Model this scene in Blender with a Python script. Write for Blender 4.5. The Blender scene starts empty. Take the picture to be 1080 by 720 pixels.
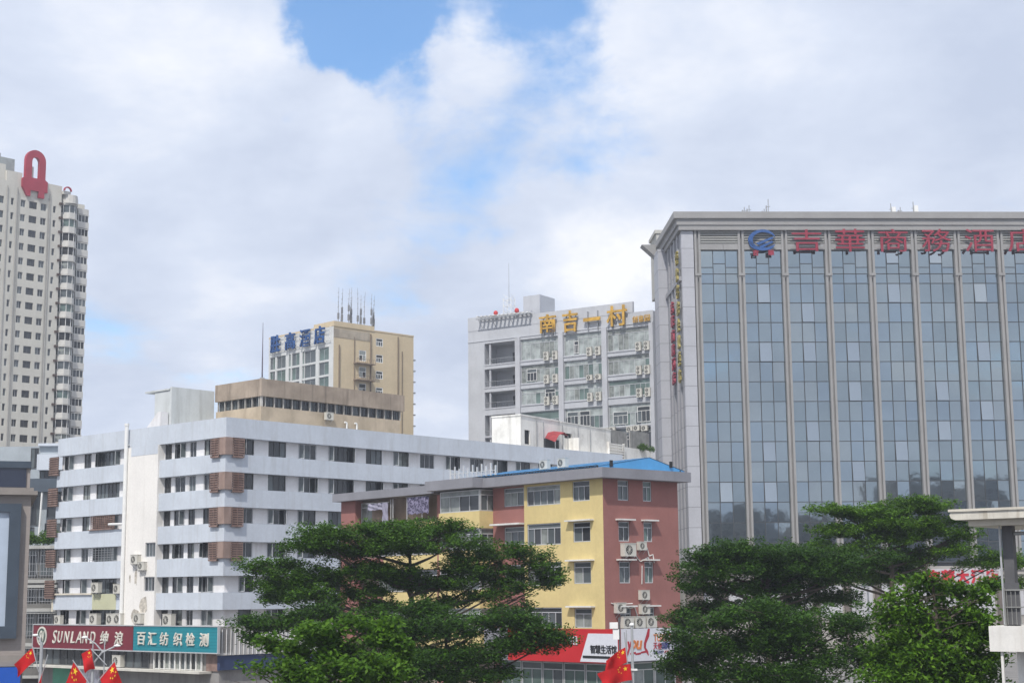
import bpy, math, random
import numpy as np
from mathutils import Vector, Matrix
random.seed(7)
rng = np.random.default_rng(11)
R_ = math.radians
scene = bpy.context.scene
COL = scene.collection

# ------------------------------------------------------------------ camera
CAM_Z = 9.0
FPX, PITCH, ROLL = 1638.94, R_(9.2118), R_(0.53493)      # focal length in photo pixels (1080 wide)
_F = Vector((0, math.cos(PITCH), math.sin(PITCH)))
_U = Vector((0, -math.sin(PITCH), math.cos(PITCH)))
_X = Vector((1, 0, 0))
_cr = _X*math.cos(ROLL) - _U*math.sin(ROLL)
_cu = _X*math.sin(ROLL) + _U*math.cos(ROLL)
cam_d = bpy.data.cameras.new('camera')
cam = bpy.data.objects.new('camera', cam_d); COL.objects.link(cam)
cam.matrix_world = Matrix(((_cr.x, _cu.x, -_F.x, 0), (_cr.y, _cu.y, -_F.y, 0), (_cr.z, _cu.z, -_F.z, CAM_Z), (0, 0, 0, 1)))
cam_d.sensor_width = 36; cam_d.lens = FPX/1080*36
cam_d.clip_start = 0.5; cam_d.clip_end = 6000
scene.camera = cam

def ray(u, v):
    return _F + _cr*((u-540)/FPX) - _cu*((v-360)/FPX)
def at(u, v, Y):
    d = ray(u, v); p = d*(Y/d.y); return Vector((p.x, p.y, p.z+CAM_Z))

# ------------------------------------------------------------------ light, sky, exposure
SUN_EL, SUN_AZ = 53.0, 197.0        # azimuth clockwise from +Y (behind the camera, a little to the left)
sd = bpy.data.lights.new('sun', 'SUN'); sd.energy = 3.3; sd.angle = R_(1.2); sd.color = (1.0, 0.955, 0.89)
sun = bpy.data.objects.new('sun', sd); COL.objects.link(sun)
_s = Vector((math.sin(R_(SUN_AZ))*math.cos(R_(SUN_EL)), math.cos(R_(SUN_AZ))*math.cos(R_(SUN_EL)), math.sin(R_(SUN_EL))))
sun.rotation_euler = _s.to_track_quat('Z', 'Y').to_euler()
scene.view_settings.view_transform = 'Standard'; scene.view_settings.look = 'None'
scene.view_settings.exposure = 0.27; scene.view_settings.gamma = 1.0; scene.view_settings.use_curve_mapping = False
try:
    scene.cycles.use_denoising = True
    scene.cycles.max_bounces = 6; scene.cycles.diffuse_bounces = 3; scene.cycles.glossy_bounces = 3; scene.cycles.transmission_bounces = 4
    scene.cycles.transparent_max_bounces = 6; scene.cycles.volume_bounces = 0
except Exception: pass

world = bpy.data.worlds.new('World'); scene.world = world; world.use_nodes = True
nt = world.node_tree; nt.nodes.clear(); N = nt.nodes; LK = nt.links.new
def nd(t, **k):
    n = N.new(t)
    for a, b in k.items(): setattr(n, a, b)
    return n
out = nd('ShaderNodeOutputWorld')
sky = nd('ShaderNodeTexSky', sky_type='NISHITA', sun_disc=False, sun_elevation=R_(SUN_EL), sun_rotation=R_(SUN_AZ), altitude=50, air_density=1.0, dust_density=0.3, ozone_density=2.0)
bg1 = nd('ShaderNodeBackground'); bg1.inputs[1].default_value = 0.15; hsv = nd('ShaderNodeHueSaturation'); hsv.inputs['Saturation'].default_value = 1.28; hsv.inputs['Value'].default_value = 1.1; LK(sky.outputs[0], hsv.inputs['Color']); LK(hsv.outputs[0], bg1.inputs[0])
tc = nd('ShaderNodeTexCoord'); sep = nd('ShaderNodeSeparateXYZ'); LK(tc.outputs['Generated'], sep.inputs[0])
def mth(op, a, b=None, c=None, clamp=False):
    n = nd('ShaderNodeMath', operation=op); n.use_clamp = clamp
    for i, q in enumerate((a, b, c)):
        if q is None: continue
        if isinstance(q, (int, float)): n.inputs[i].default_value = q
        else: LK(q, n.inputs[i])
    return n.outputs[0]
zp = mth('ADD', mth('MAXIMUM', sep.outputs[2], 0.0), 0.32)
cmb = nd('ShaderNodeCombineXYZ'); LK(mth('DIVIDE', sep.outputs[0], zp), cmb.inputs[0]); LK(mth('DIVIDE', sep.outputs[1], zp), cmb.inputs[1])
def noise(vec, scale, detail, rough, dist=0.0, off=(0, 0, 0)):
    mp = nd('ShaderNodeMapping'); mp.inputs['Location'].default_value = off; LK(vec, mp.inputs[0])
    n = nd('ShaderNodeTexNoise'); n.inputs['Scale'].default_value = scale; n.inputs['Detail'].default_value = detail
    n.inputs['Roughness'].default_value = rough; n.inputs['Distortion'].default_value = dist; LK(mp.outputs[0], n.inputs['Vector'])
    return n.outputs['Fac']
def vm(op, a, b=None):
    n = nd('ShaderNodeVectorMath', operation=op)
    for i, q in enumerate((a, b)):
        if q is None: continue
        if isinstance(q, tuple): n.inputs[i].default_value = q
        else: LK(q, n.inputs[i])
    return n.outputs[0]
_w = nd('ShaderNodeTexNoise'); _w.inputs['Scale'].default_value = 11; _w.inputs['Detail'].default_value = 6; _w.inputs['Roughness'].default_value = .6; LK(tc.outputs['Generated'], _w.inputs['Vector'])
WDIR = vm('NORMALIZE', vm('ADD', tc.outputs['Generated'], vm('MULTIPLY', vm('SUBTRACT', _w.outputs['Color'], (.5, .5, .5)), (.13, .13, .10))))
n1 = noise(cmb.outputs[0], 3.6, 10, 0.60, 0.3, (1.7, 0.4, 0))
n2 = noise(cmb.outputs[0], 4.2, 9, 0.58, 0.15, (4.2, 9.1, 2))
def bump(u, v, r, amp):
    d = ray(u, v).normalized()
    dot = nd('ShaderNodeVectorMath', operation='DOT_PRODUCT'); LK(WDIR, dot.inputs[0]); dot.inputs[1].default_value = d
    k = 2.0/(r/FPX)**2
    return mth('MULTIPLY', mth('EXPONENT', mth('MULTIPLY', mth('SUBTRACT', dot.outputs['Value'], 1.0), k)), amp)
def total(items):
    acc = None
    for it in items:
        b = bump(*it); acc = b if acc is None else mth('ADD', acc, b)
    return acc
CLOUD_COVER = [(352, -5, 54, -.64), (375, 60, 44, -.54), (420, 15, 52, -.44), (590, 0, 70, -.42), (455, -40, 90, -.3), (302, 132, 20, -.2), (425, 110, 40, -.2),
               (560, 165, 110, -.22), (450, 175, 80, -.17), (640, 175, 70, -.14), (200, 400, 110, -.13), (440, 300, 60, -.12), (100, 300, 60, -.05), (350, 300, 60, -.12),
               (500, 62, 46, .20), (600, 285, 85, .25), (660, 290, 60, .2), (240, 310, 70, .16), (350, 170, 70, .10), (120, 90, 200, .16), (850, 90, 260, .2)]
CLOUD_LIGHT = [(600, 285, 80, .42), (655, 265, 55, .3), (240, 312, 70, .25), (355, 185, 60, .22), (520, 60, 60, .28), (700, 60, 110, .2), (180, 60, 170, .12), (250, 40, 60, .15),
               (110, 330, 110, -.16), (880, 150, 200, -.05), (60, 130, 120, -.05), (820, 70, 90, .14), (960, 190, 120, -.1), (200, 230, 90, -.12), (260, 150, 60, -.14), (800, 190, 90, -.14), (640, 130, 60, .1)]
cover = mth('ADD', mth('ADD', mth('MULTIPLY', mth('SUBTRACT', n1, 0.5), 1.25), 0.77), total(CLOUD_COVER))
mr = nd('ShaderNodeMapRange', interpolation_type='SMOOTHSTEP'); LK(cover, mr.inputs[0]); mr.inputs[1].default_value = 0.34; mr.inputs[2].default_value = 0.70
mr.inputs[3].default_value = 0.12; mr.inputs[4].default_value = 1.0
light = mth('ADD', mth('ADD', mth('MULTIPLY', mth('SUBTRACT', n2, 0.5), 1.7), 0.36), total(CLOUD_LIGHT), clamp=True)
ramp = nd('ShaderNodeValToRGB'); LK(light, ramp.inputs[0])
ramp.color_ramp.elements[0].position = 0.0; ramp.color_ramp.elements[0].color = (0.50, 0.565, 0.705, 1)
ramp.color_ramp.elements[1].position = 0.95; ramp.color_ramp.elements[1].color = (0.90, 0.91, 0.945, 1)
_e = ramp.color_ramp.elements.new(0.45); _e.color = (0.635, 0.695, 0.82, 1)
bg2 = nd('ShaderNodeBackground'); bg2.inputs[1].default_value = 1.0; LK(ramp.outputs[0], bg2.inputs[0])
mx = nd('ShaderNodeMixShader'); LK(mr.outputs[0], mx.inputs[0]); LK(bg1.outputs[0], mx.inputs[1]); LK(bg2.outputs[0], mx.inputs[2]); LK(mx.outputs[0], out.inputs[0])

# ------------------------------------------------------------------ helpers
class MB:
    """collects faces, then links them as ONE mesh object"""
    def __init__(s): s.v = []; s.f = []; s.m = []
    def add(s, pts, faces, m=0):
        n = len(s.v); s.v += [tuple(p) for p in pts]
        for f in faces: s.f.append(tuple(i+n for i in f)); s.m.append(m)
    def quad(s, a, b, c, d, m=0): s.add((a, b, c, d), ((0, 1, 2, 3),), m)
    def box(s, x0, x1, y0, y1, z0, z1, m=0):
        p = [(x, y, z) for z in (z0, z1) for y in (y0, y1) for x in (x0, x1)]
        s.add(p, ((0, 2, 3, 1), (4, 5, 7, 6), (0, 1, 5, 4), (2, 6, 7, 3), (0, 4, 6, 2), (1, 3, 7, 5)), m)
    def tube(s, a, b, r0, r1=None, n=6, m=0):
        a, b = Vector(a), Vector(b); r1 = r0 if r1 is None else r1
        d = (b-a)
        if d.length < 1e-6: return
        d.normalize(); x = d.orthogonal().normalized(); y = d.cross(x)
        p = []
        for c, r in ((a, r0), (b, r1)):
            for i in range(n):
                t = 2*math.pi*i/n; p.append(c + x*(r*math.cos(t)) + y*(r*math.sin(t)))
        f = [(i, (i+1) % n, n+(i+1) % n, n+i) for i in range(n)]
        f += [tuple(range(n))[::-1], tuple(range(n, 2*n))]
        s.add(p, f, m)
    def path(s, pts, r0, r1, n=6, m=0):
        k = len(pts)-1
        for i in range(k): s.tube(pts[i], pts[i+1], r0+(r1-r0)*i/k, r0+(r1-r0)*(i+1)/k, n, m)
    def prism(s, poly, y0, y1, m=0):                       # poly in x,z, extruded along y
        n = len(poly); p = [(x, y0, z) for x, z in poly] + [(x, y1, z) for x, z in poly]
        s.add(p, [tuple(range(n)), tuple(range(n, 2*n))[::-1]] + [(i, i+n, (i+1) % n + n, (i+1) % n) for i in range(n)], m)
    def slab(s, poly, z0, z1, m=0):                        # poly in x,y, extruded along z
        n = len(poly); p = [(x, y, z0) for x, y in poly] + [(x, y, z1) for x, y in poly]
        s.add(p, [tuple(range(n))[::-1], tuple(range(n, 2*n))] + [(i, (i+1) % n, (i+1) % n + n, i+n) for i in range(n)], m)
    def ball(s, c, rx, ry, rz, n=10, m=0):
        p = []; k = n//2
        for j in range(k+1):
            th = math.pi*j/k
            for i in range(n):
                ph = 2*math.pi*i/n; p.append((c[0]+rx*math.sin(th)*math.cos(ph), c[1]+ry*math.sin(th)*math.sin(ph), c[2]+rz*math.cos(th)))
        s.add(p, [(j*n+i, (j+1)*n+i, (j+1)*n+(i+1) % n, j*n+(i+1) % n) for j in range(k) for i in range(n)], m)
    def mesh(s, name, mats, smooth=False):
        me = bpy.data.meshes.new(name); me.from_pydata(s.v, [], s.f)
        for q in (mats if isinstance(mats, (list, tuple)) else [mats]): me.materials.append(q)
        me.polygons.foreach_set('material_index', s.m)
        if smooth: me.polygons.foreach_set('use_smooth', [True]*len(s.f))
        me.update(); return me
    def build(s, name, mats, parent=None, loc=(0, 0, 0), rot=(0, 0, 0), smooth=False):
        return link(name, s.mesh(name, mats, smooth), parent, loc, rot)
    def build_each(s, name, mats, parent=None):            # every loose piece becomes a part of its own
        ids = list(range(len(s.v)))
        def root(i):
            while ids[i] != i: ids[i] = ids[ids[i]]; i = ids[i]
            return i
        for f in s.f:
            for q in f[1:]: ids[root(q)] = root(f[0])
        groups = {}
        for f, m in zip(s.f, s.m): groups.setdefault(root(f[0]), []).append((f, m))
        for fs in groups.values():
            used = sorted({q for f, _ in fs for q in f}); mp = {q: k for k, q in enumerate(used)}
            b = MB(); b.v = [s.v[q] for q in used]; b.f = [tuple(mp[q] for q in f) for f, _ in fs]; b.m = [m for _, m in fs]; b.build(name, mats, parent)
def link(name, me, parent=None, loc=(0, 0, 0), rot=(0, 0, 0)):
    o = bpy.data.objects.new(name, me); COL.objects.link(o); o.parent = parent
    o.location = loc; o.rotation_euler = rot; return o
def tag(o, label, cat, group=None):
    o['label'] = label; o['category'] = cat
    if group: o['group'] = group
    return o
def thing(name, label, cat, loc=(0, 0, 0), rz=0.0, group=None):
    o = bpy.data.objects.new(name, None); COL.objects.link(o); o.location = loc; o.rotation_euler = (0, 0, rz)
    o.empty_display_size = 0.5
    return tag(o, label, cat, group)
def copy_tree(o, parent=None):
    c = o.copy(); COL.objects.link(c)
    if parent: c.parent = parent
    for ch in [q for q in o.children]: copy_tree(ch, c)
    return c
def kindof(o, k): o['kind'] = k; return o

# building frame: origin at the near corner; local +x runs along the right-hand face, +y along the left-hand face
class Frame:
    def __init__(s, u, v, Y, az):
        p = at(u, v, Y); s.o = Vector((p.x, p.y, 0)); s.rz = R_(90-az)
    def w(s, x, y, z): return s.o + Vector((x*math.cos(s.rz)-y*math.sin(s.rz), x*math.sin(s.rz)+y*math.cos(s.rz), z))
RIGHT, LEFT = 0, 1
def P(face, a, d, z): return (a, d, z) if face == RIGHT else (d, a, z)
FROT = (0.0, -math.pi/2)
def fbox(mb, face, a0, a1, d0, d1, z0, z1, m=0):
    if face == RIGHT: mb.box(a0, a1, d0, d1, z0, z1, m)
    else: mb.box(d0, d1, a0, a1, z0, z1, m)
def wall(mb, face, a0, a1, z0, z1, holes, off=0.0, reveal=0.15, m=0, mr=None):
    """flat wall with rectangular openings and their reveals; holes = (a0,a1,z0,z1)"""
    mr = m if mr is None else mr
    xs = sorted({a0, a1, *[q for h in holes for q in h[:2] if a0 < q < a1]}); zs = sorted({z0, z1, *[q for h in holes for q in h[2:] if z0 < q < z1]})
    for i in range(len(xs)-1):
        run = None
        for j in range(len(zs)-1):
            cx, cz = (xs[i]+xs[i+1])/2, (zs[j]+zs[j+1])/2
            solid = not any(h[0] < cx < h[1] and h[2] < cz < h[3] for h in holes)
            if solid and run is None: run = zs[j]
            if run is not None and (not solid or j == len(zs)-2):
                top = zs[j+1] if solid else zs[j]
                mb.quad(P(face, xs[i], off, run), P(face, xs[i+1], off, run), P(face, xs[i+1], off, top), P(face, xs[i], off, top), m); run = None
    for h in holes:
        A, B, C, D = h; r = off+reveal
        for (p, q) in (((A, C), (B, C)), ((B, C), (B, D)), ((B, D), (A, D)), ((A, D), (A, C))):
            mb.quad(P(face, p[0], off, p[1]), P(face, q[0], off, q[1]), P(face, q[0], r, q[1]), P(face, p[0], r, p[1]), mr)

# ------------------------------------------------------------------ materials
def lin(c): return tuple(c)+(1,)
MATS = {}
def mat(name, col, rough=0.75, var=0.10, scale=0.6, streak=0.0, scol=(0.12, 0.11, 0.10), fine=0.05, spec=0.3, metal=0.0, bump=0.0, lines=None, sscale=1.0, patch=0.0, pcol=None):
    m = bpy.data.materials.new(name); m.use_nodes = True; t = m.node_tree; n = t.nodes; L = t.links.new
    b = n['Principled BSDF']; b.inputs['Roughness'].default_value = rough; b.inputs['Metallic'].default_value = metal
    b.inputs['Specular IOR Level'].default_value = spec
    c = n.new('ShaderNodeTexCoord')
    def nz(sc, det, mapscale=(1, 1, 1), off=(0, 0, 0), ro=0.55):
        mp = n.new('ShaderNodeMapping'); mp.inputs['Scale'].default_value = mapscale; mp.inputs['Location'].default_value = off; L(c.outputs['Object'], mp.inputs[0])
        q = n.new('ShaderNodeTexNoise'); q.inputs['Scale'].default_value = sc; q.inputs['Detail'].default_value = det; q.inputs['Roughness'].default_value = ro; L(mp.outputs[0], q.inputs['Vector']); return q.outputs['Fac']
    def mix(fac, a, bb, mode='MIX'):
        x = n.new('ShaderNodeMix'); x.data_type = 'RGBA'; x.blend_type = mode
        if isinstance(fac, float): x.inputs[0].default_value = fac
        else: L(fac, x.inputs[0])
        for s_, q in ((6, a), (7, bb)):
            if isinstance(q, tuple): x.inputs[s_].default_value = lin(q)
            else: L(q, x.inputs[s_])
        return x.outputs[2]
    def rmp(f, p0, p1):
        r = n.new('ShaderNodeMapRange'); r.interpolation_type = 'SMOOTHSTEP'; L(f, r.inputs[0]); r.inputs[1].default_value = p0; r.inputs[2].default_value = p1; return r.outputs[0]
    def mul(f, k):
        q = n.new('ShaderNodeMath'); q.operation = 'MULTIPLY'; L(f, q.inputs[0]); q.inputs[1].default_value = k; return q.outputs[0]
    cur = mix(rmp(nz(scale, 5), .3, .7), tuple(x*(1-var) for x in col), tuple(min(1, x*(1+var)) for x in col))
    if fine: cur = mix(rmp(nz(scale*14, 3, off=(3, 1, 7)), .35, .65), mix(1.0, cur, (1-fine,)*3, 'MULTIPLY'), cur)
    if patch: cur = mix(mul(rmp(nz(0.35, 6, off=(9, 2, 5), ro=.62), .52, .66), patch), cur, pcol or scol)
    if streak:
        f = rmp(nz(1.1*sscale, 5, (1, 1, .09), (2, 5, 1), .65), .48, .74)
        cur = mix(mul(f, streak), cur, scol)
    if lines:                                              # seams: (spacing, thickness, depth, colour)
        sp, th, k, lc = lines
        s3 = n.new('ShaderNodeSeparateXYZ'); L(c.outputs['Object'], s3.inputs[0])
        for ax in (2,):
            q = n.new('ShaderNodeMath'); q.operation = 'PINGPONG'; L(s3.outputs[ax], q.inputs[0]); q.inputs[1].default_value = sp/2
            g = n.new('ShaderNodeMath'); g.operation = 'LESS_THAN'; L(q.outputs[0], g.inputs[0]); g.inputs[1].default_value = th
            cur = mix(mul(g.outputs[0], k), cur, lc)
    L(cur, b.inputs['Base Color'])
    if bump:
        bp = n.new('ShaderNodeBump'); bp.inputs['Strength'].default_value = bump; bp.inputs['Distance'].default_value = 0.05; L(nz(scale*9, 4), bp.inputs['Height']); L(bp.outputs[0], b.inputs['Normal'])
    MATS[name] = m; return m
def glass(name, col, rough=0.08, ior=1.55, metal=0.0, wav=0.25, var=0.25, scale=0.35):
    m = mat(name, col, rough, var=var, scale=scale, fine=0.0, spec=0.5, metal=metal); b = m.node_tree.nodes['Principled BSDF']; b.inputs['IOR'].default_value = ior
    n = m.node_tree.nodes; L = m.node_tree.links.new
    c = n.new('ShaderNodeTexCoord'); q = n.new('ShaderNodeTexNoise'); q.inputs['Scale'].default_value = 0.5; q.inputs['Detail'].default_value = 2; L(c.outputs['Object'], q.inputs['Vector'])
    bp = n.new('ShaderNodeBump'); bp.inputs['Strength'].default_value = wav; bp.inputs['Distance'].default_value = 0.08; L(q.outputs['Fac'], bp.inputs['Height']); L(bp.outputs[0], b.inputs['Normal'])
    return m
m_bluewhite = mat('blue_white_paint', (.55, .595, .655), .8, .06, .25, .5, (.42, .44, .46), sscale=1.6, patch=.35, pcol=(.50, .53, .58))
m_warmwhite = mat('warm_white_paint', (.80, .775, .735), .8, .04, .3, .22, (.50, .47, .42))
m_pierwhite = mat('pier_white_paint', (.72, .71, .71), .8, .07, .4, .35, (.42, .39, .36))
m_concrete = mat('stained_concrete', (.35, .285, .225), .9, .18, .5, .75, (.13, .105, .085), patch=.45, pcol=(.25, .20, .16), bump=.2)
m_concrete2 = mat('tan_concrete', (.45, .37, .275), .9, .16, .5, .45, (.24, .19, .14), patch=.3, pcol=(.36, .29, .2), bump=.2)
m_greywhite = mat('grey_white_render', (.55, .575, .575), .85, .06, .4, .6, (.33, .335, .32))
m_grille = mat('rusty_grille', (.235, .16, .135), .8, .25, 1.5, .5, (.16, .08, .06), bump=.3)
m_grilledark = mat('grille_gap', (.09, .06, .05), .9, .2)
m_frame = mat('aluminium_frame', (.55, .56, .57), .45, .05, 1, metal=.3)
m_frame_dark = mat('dark_frame', (.10, .105, .11), .5, .1, 1)
m_white = mat('white_metal', (.78, .78, .76), .5, .04, 1)
m_acwhite = mat('ac_casing', (.56, .545, .49), .5, .10, 1.2, .35, (.38, .34, .28))
m_dark = mat('dark_void', (.025, .026, .028), .8, .2)
m_steel = mat('galvanised_steel', (.38, .39, .40), .45, .12, 2, metal=.5)
g_dark = glass('dark_glass', (.028, .031, .034), .10)
g_mid = glass('grey_glass', (.085, .10, .105), .14)
g_curt = glass('curtained_glass', (.20, .215, .20), .25, var=.35, scale=1.2)
g_green = glass('green_glass', (.10, .145, .13), .14, var=.35)
g_pale = glass('pale_glass', (.30, .33, .32), .2, var=.35, scale=.8)

# ------------------------------------------------------------------ windows, air conditioners, lettering
WCACHE = {}
def window_mesh(w, h, cols, transom, fm, gms, t=0.06, seed=0):
    key = (round(w, 2), round(h, 2), cols, transom, fm.name, tuple(g.name for g in gms), t, seed)
    if key in WCACHE: return WCACHE[key]
    rr = random.Random(hash(key[:4]) % 9999 + seed)
    mb = MB(); d0, d1 = -0.03, 0.06
    mb.box(-w/2, w/2, d0, d1, -h/2, -h/2+t); mb.box(-w/2, w/2, d0, d1, h/2-t, h/2)
    mb.box(-w/2, -w/2+t, d0, d1, -h/2+t, h/2-t); mb.box(w/2-t, w/2, d0, d1, -h/2+t, h/2-t)
    zt = h/2-t if not transom else h/2-transom
    if transom: mb.box(-w/2+t, w/2-t, d0+.005, d1, zt-t/2, zt+t/2)
    for i in range(1, cols):
        x = -w/2+w*i/cols; mb.box(x-t*.35, x+t*.35, d0+.008, d1, -h/2+t, (zt-t/2) if transom else h/2-t)
    gl = MB()
    for i in range(cols):
        x0, x1 = -w/2+w*i/cols, -w/2+w*(i+1)/cols; j = rr.uniform(-.012, .012)
        gl.quad((x0, .03+j, -h/2+.02), (x1, .03-j, -h/2+.02), (x1, .03-j, zt), (x0, .03+j, zt), rr.randrange(len(gms)))
    if transom: gl.quad((-w/2, .034, zt), (w/2, .034, zt), (w/2, .034, h/2-.02), (-w/2, .034, h/2-.02), rr.randrange(len(gms)))
    WCACHE[key] = (mb.mesh('window_frame', fm), gl.mesh('window_pane', list(gms))); return WCACHE[key]
def window(parent, face, a, z, off, w, h, cols=2, transom=0, fm=None, gms=None, pane=True, seed=0, t=0.06, name='window'):
    f, g = window_mesh(w, h, cols, transom, fm or m_frame, gms or [g_dark], t, seed)
    o = link(name, f, parent, P(face, a, off, z), (0, 0, FROT[face]))
    if pane: link('pane', g, o)
    return o
def window_stuff(mb, face, a, z, off, w, h, mf, mg, cols=2):
    fbox(mb, face, a-w/2, a+w/2, off, off+.05, z-h/2, z+h/2, mg)
    for i in range(cols+1):
        x = a-w/2+w*i/cols; fbox(mb, face, x-.03, x+.03, off-.05, off-.002, z-h/2, z+h/2, mf)
def ac_protos():
    ps = {}
    for key, (w, h, fans) in dict(wide=(.92, .72, 1), tall=(1.0, 1.45, 2)).items():
        body = MB(); d = .36
        body.box(-w/2, w/2, -d, 0, 0, h); body.box(-w/2-.02, w/2+.02, -d-.02, .02, h, h+.03)
        gr = MB()
        for i in range(fans):
            c = Vector((-w*.12, -d-.006, h*(.5 if fans == 1 else (.27 if i == 0 else .73)))); r = .27
            n = 16; gr.add([c] + [c+Vector((r*math.cos(2*math.pi*k/n), 0, r*math.sin(2*math.pi*k/n))) for k in range(n)], [(0, 1+k, 1+(k+1) % n) for k in range(n)], 0)
            for k in range(6):
                a = math.pi*k/6; v = Vector((r*math.cos(a), -.012, r*math.sin(a))); gr.tube(c-v+Vector((0, -.024, 0)), c+v, .012, n=4, m=1)
        br = []
        for x in (-w*.32, w*.32):
            br.append(MB()); b_ = br[-1]
            b_.box(x-.025, x+.025, -d-.05, .0, -.05, 0); b_.tube((x, -d*.9, -.05), (x, 0, -.35), .02, n=4)
        ps[key] = (body.mesh('casing', m_acwhite), gr.mesh('fan_grille', [m_dark, m_acwhite]), [q.mesh('bracket', m_steel) for q in br])
    return ps
ACP = ac_protos()
def ac_unit(frame, face, a, z, off, label, group, key='wide', s=1.0, bracket=True):
    p = frame.w(*P(face, a, off, z)); o = thing('air_conditioner', label, 'air conditioner', p, frame.rz+FROT[face], group)
    b, g, br = ACP[key]; link('casing', b, o); link('fan_grille', g, o)
    if bracket:
        for q in br: link('bracket', q, o)
    o.scale = (s, s, s); return o
TCACHE = {}
def glyph(ch, w, h, depth, bold, m, shear=0.0):
    key = (ch, round(w, 2), round(h, 2), depth, bold, m.name, shear)
    if key in TCACHE: return TCACHE[key]
    cu = bpy.data.curves.new('glyph', 'FONT'); cu.body = ch; cu.size = 1; cu.extrude = .02; cu.offset = bold; cu.resolution_u = 3; cu.shear = shear
    ob = bpy.data.objects.new('glyph', cu); COL.objects.link(ob)
    me = bpy.data.meshes.new_from_object(ob.evaluated_get(bpy.context.evaluated_depsgraph_get()))
    bpy.data.objects.remove(ob); bpy.data.curves.remove(cu)
    n = len(me.vertices); a = np.zeros(n*3); me.vertices.foreach_get('co', a); a = a.reshape(-1, 3)
    lo, hi = a.min(0), a.max(0); sz = np.maximum(hi-lo, 1e-6)
    q = np.zeros_like(a)
    sx = w/sz[0]; szz = h/sz[1]
    if ch in '一': szz = min(szz, sx*1.6)
    q[:, 0] = (a[:, 0]-(lo[0]+hi[0])/2)*sx; q[:, 2] = (a[:, 1]-(lo[1]+hi[1])/2)*szz; q[:, 1] = -(a[:, 2]-lo[2])/sz[2]*depth
    me.vertices.foreach_set('co', q.ravel()); me.materials.clear(); me.materials.append(m)
    me.polygons.foreach_set('material_index', [0]*len(me.polygons)); me.update(); me.name = 'character'; TCACHE[key] = me; return me
def letter(parent, face, ch, a, z, off, w, h, depth, m, bold=.02, shear=0.0, name='character'):
    return link(name, glyph(ch, w, h, depth, bold, m, shear), parent, P(face, a, off, z), (0, 0, FROT[face]))
# ================================================================== ground
m_ground = mat('paving', (.20, .19, .18), .9, .15, .4); m_asph = mat('asphalt', (.05, .05, .052), .9, .2, .6); m_kerb = mat('kerb_stone', (.33, .32, .31), .85)
m_line = mat('road_paint', (.72, .72, .69), .7, .1)
mb = MB(); mb.quad((-3000, -1500, 0), (3000, -1500, 0), (3000, 4500, 0), (-3000, 4500, 0)); kindof(mb.build('ground', m_ground), 'structure')
mb = MB(); mb.quad((-400, 24, .004), (400, 24, .004), (400, 50, .004), (-400, 50, .004)); kindof(mb.build('road', m_asph), 'structure')
mb = MB(); mb.box(-400, 400, 50, 50.3, 0, .13); mb.box(-400, 400, 23.7, 24, 0, .13); kindof(mb.build('kerb', m_kerb), 'structure')
mb = MB()
for i in range(-40, 40):
    for y in (30.5, 43.5): mb.quad((i*8, y, .008), (i*8+4, y, .008), (i*8+4, y+.15, .008), (i*8, y+.15, .008))
for y in (36.8, 37.2): mb.quad((-400, y, .008), (400, y, .008), (400, y+.15, .008), (-400, y+.15, .008))
kindof(mb.build('road_marking', m_line), 'structure')

# ================================================================== long white office block
FW = Frame(238.9, 439.2, 145, 42.05)
wb = thing('office_building', 'long low white office block with pale blue bands between rows of dark windows', 'building', FW.o, FW.rz)
BANDS = [(23.75, 25.6), (20.5, 22.2), (17.25, 18.95), (14.05, 15.75), (10.9, 12.6), (7.8, 9.38)]
LX, LY = 60.0, 28.75
for i, (z0, z1) in enumerate(BANDS):
    mb = MB(); mb.box(0, LX, 0, .6, z0, z1); mb.box(0, .6, .6, LY, z0, z1)
    if i: mb.box(-.02, 0, .0, .012, z0, z1)
    mb.build('parapet' if i == 0 else 'spandrel_band', m_bluewhite, wb)
rows = [(BANDS[i+1][1], BANDS[i][0]) for i in range(5)] + [(6.3, 7.8)]
YW = [(26.5, 27.9), (23.3, 24.6), (18.05, 22.2), (16.2, 16.95), (9.3, 10.4), (7.0, 8.7), (5.35, 6.4), (2.25, 4.1)]
XW = [(2.25, 3.8), (5.55, 7.75), (9.3, 11.6), (13.2, 16.6), (18.25, 20.5), (22.1, 24.3), (26, 28.15), (29.9, 31.95), (33.7, 35.9), (37.4, 39.8), (41.2, 43.65), (45.1, 47.5), (49, 51.4), (52.8, 55.2), (56.5, 58.8)]
mb = MB()
wall(mb, LEFT, .6, LY, 6.3, 24.5, [(a, b, r[0]-.02, r[1]) for r in rows for a, b in YW], .6, .14)
wall(mb, RIGHT, .6, LX, 6.3, 24.5, [(a, b, r[0]-.02, r[1]) for r in rows for a, b in XW], .6, .14)
mb.quad((.6, LY, 6.3), (LX, LY, 6.3), (LX, LY, 25), (.6, LY, 25)); mb.quad((LX, .6, 6.3), (LX, LY, 6.3), (LX, LY, 25), (LX, .6, 25))
mb.build('wall', m_pierwhite, wb)
mb = MB(); mb.quad((.6, .6, 25.0), (LX, .6, 25.0), (LX, LY, 25.0), (.6, LY, 25.0)); mb.box(.6, LX, LY-.3, LY-.02, 24.99, 25.6); mb.build('roof', m_greywhite, wb)
rs = random.Random(3); stuff = MB(); visible_right = [11, 11, 7, 4, 3, 2]
def opened_sash(parent, h, w, side, ang):
    m = MB(); m.box(0, w, -.02, .02, -h/2, -h/2+.05); m.box(0, w, -.02, .02, h/2-.05, h/2); m.box(0, .05, -.02, .02, -h/2+.05, h/2-.05); m.box(w-.05, w, -.02, .02, -h/2+.05, h/2-.05)
    m.quad((.05, 0, -h/2+.05), (w-.05, 0, -h/2+.05), (w-.05, 0, h/2-.05), (.05, 0, h/2-.05), 1)
    return m
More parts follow.
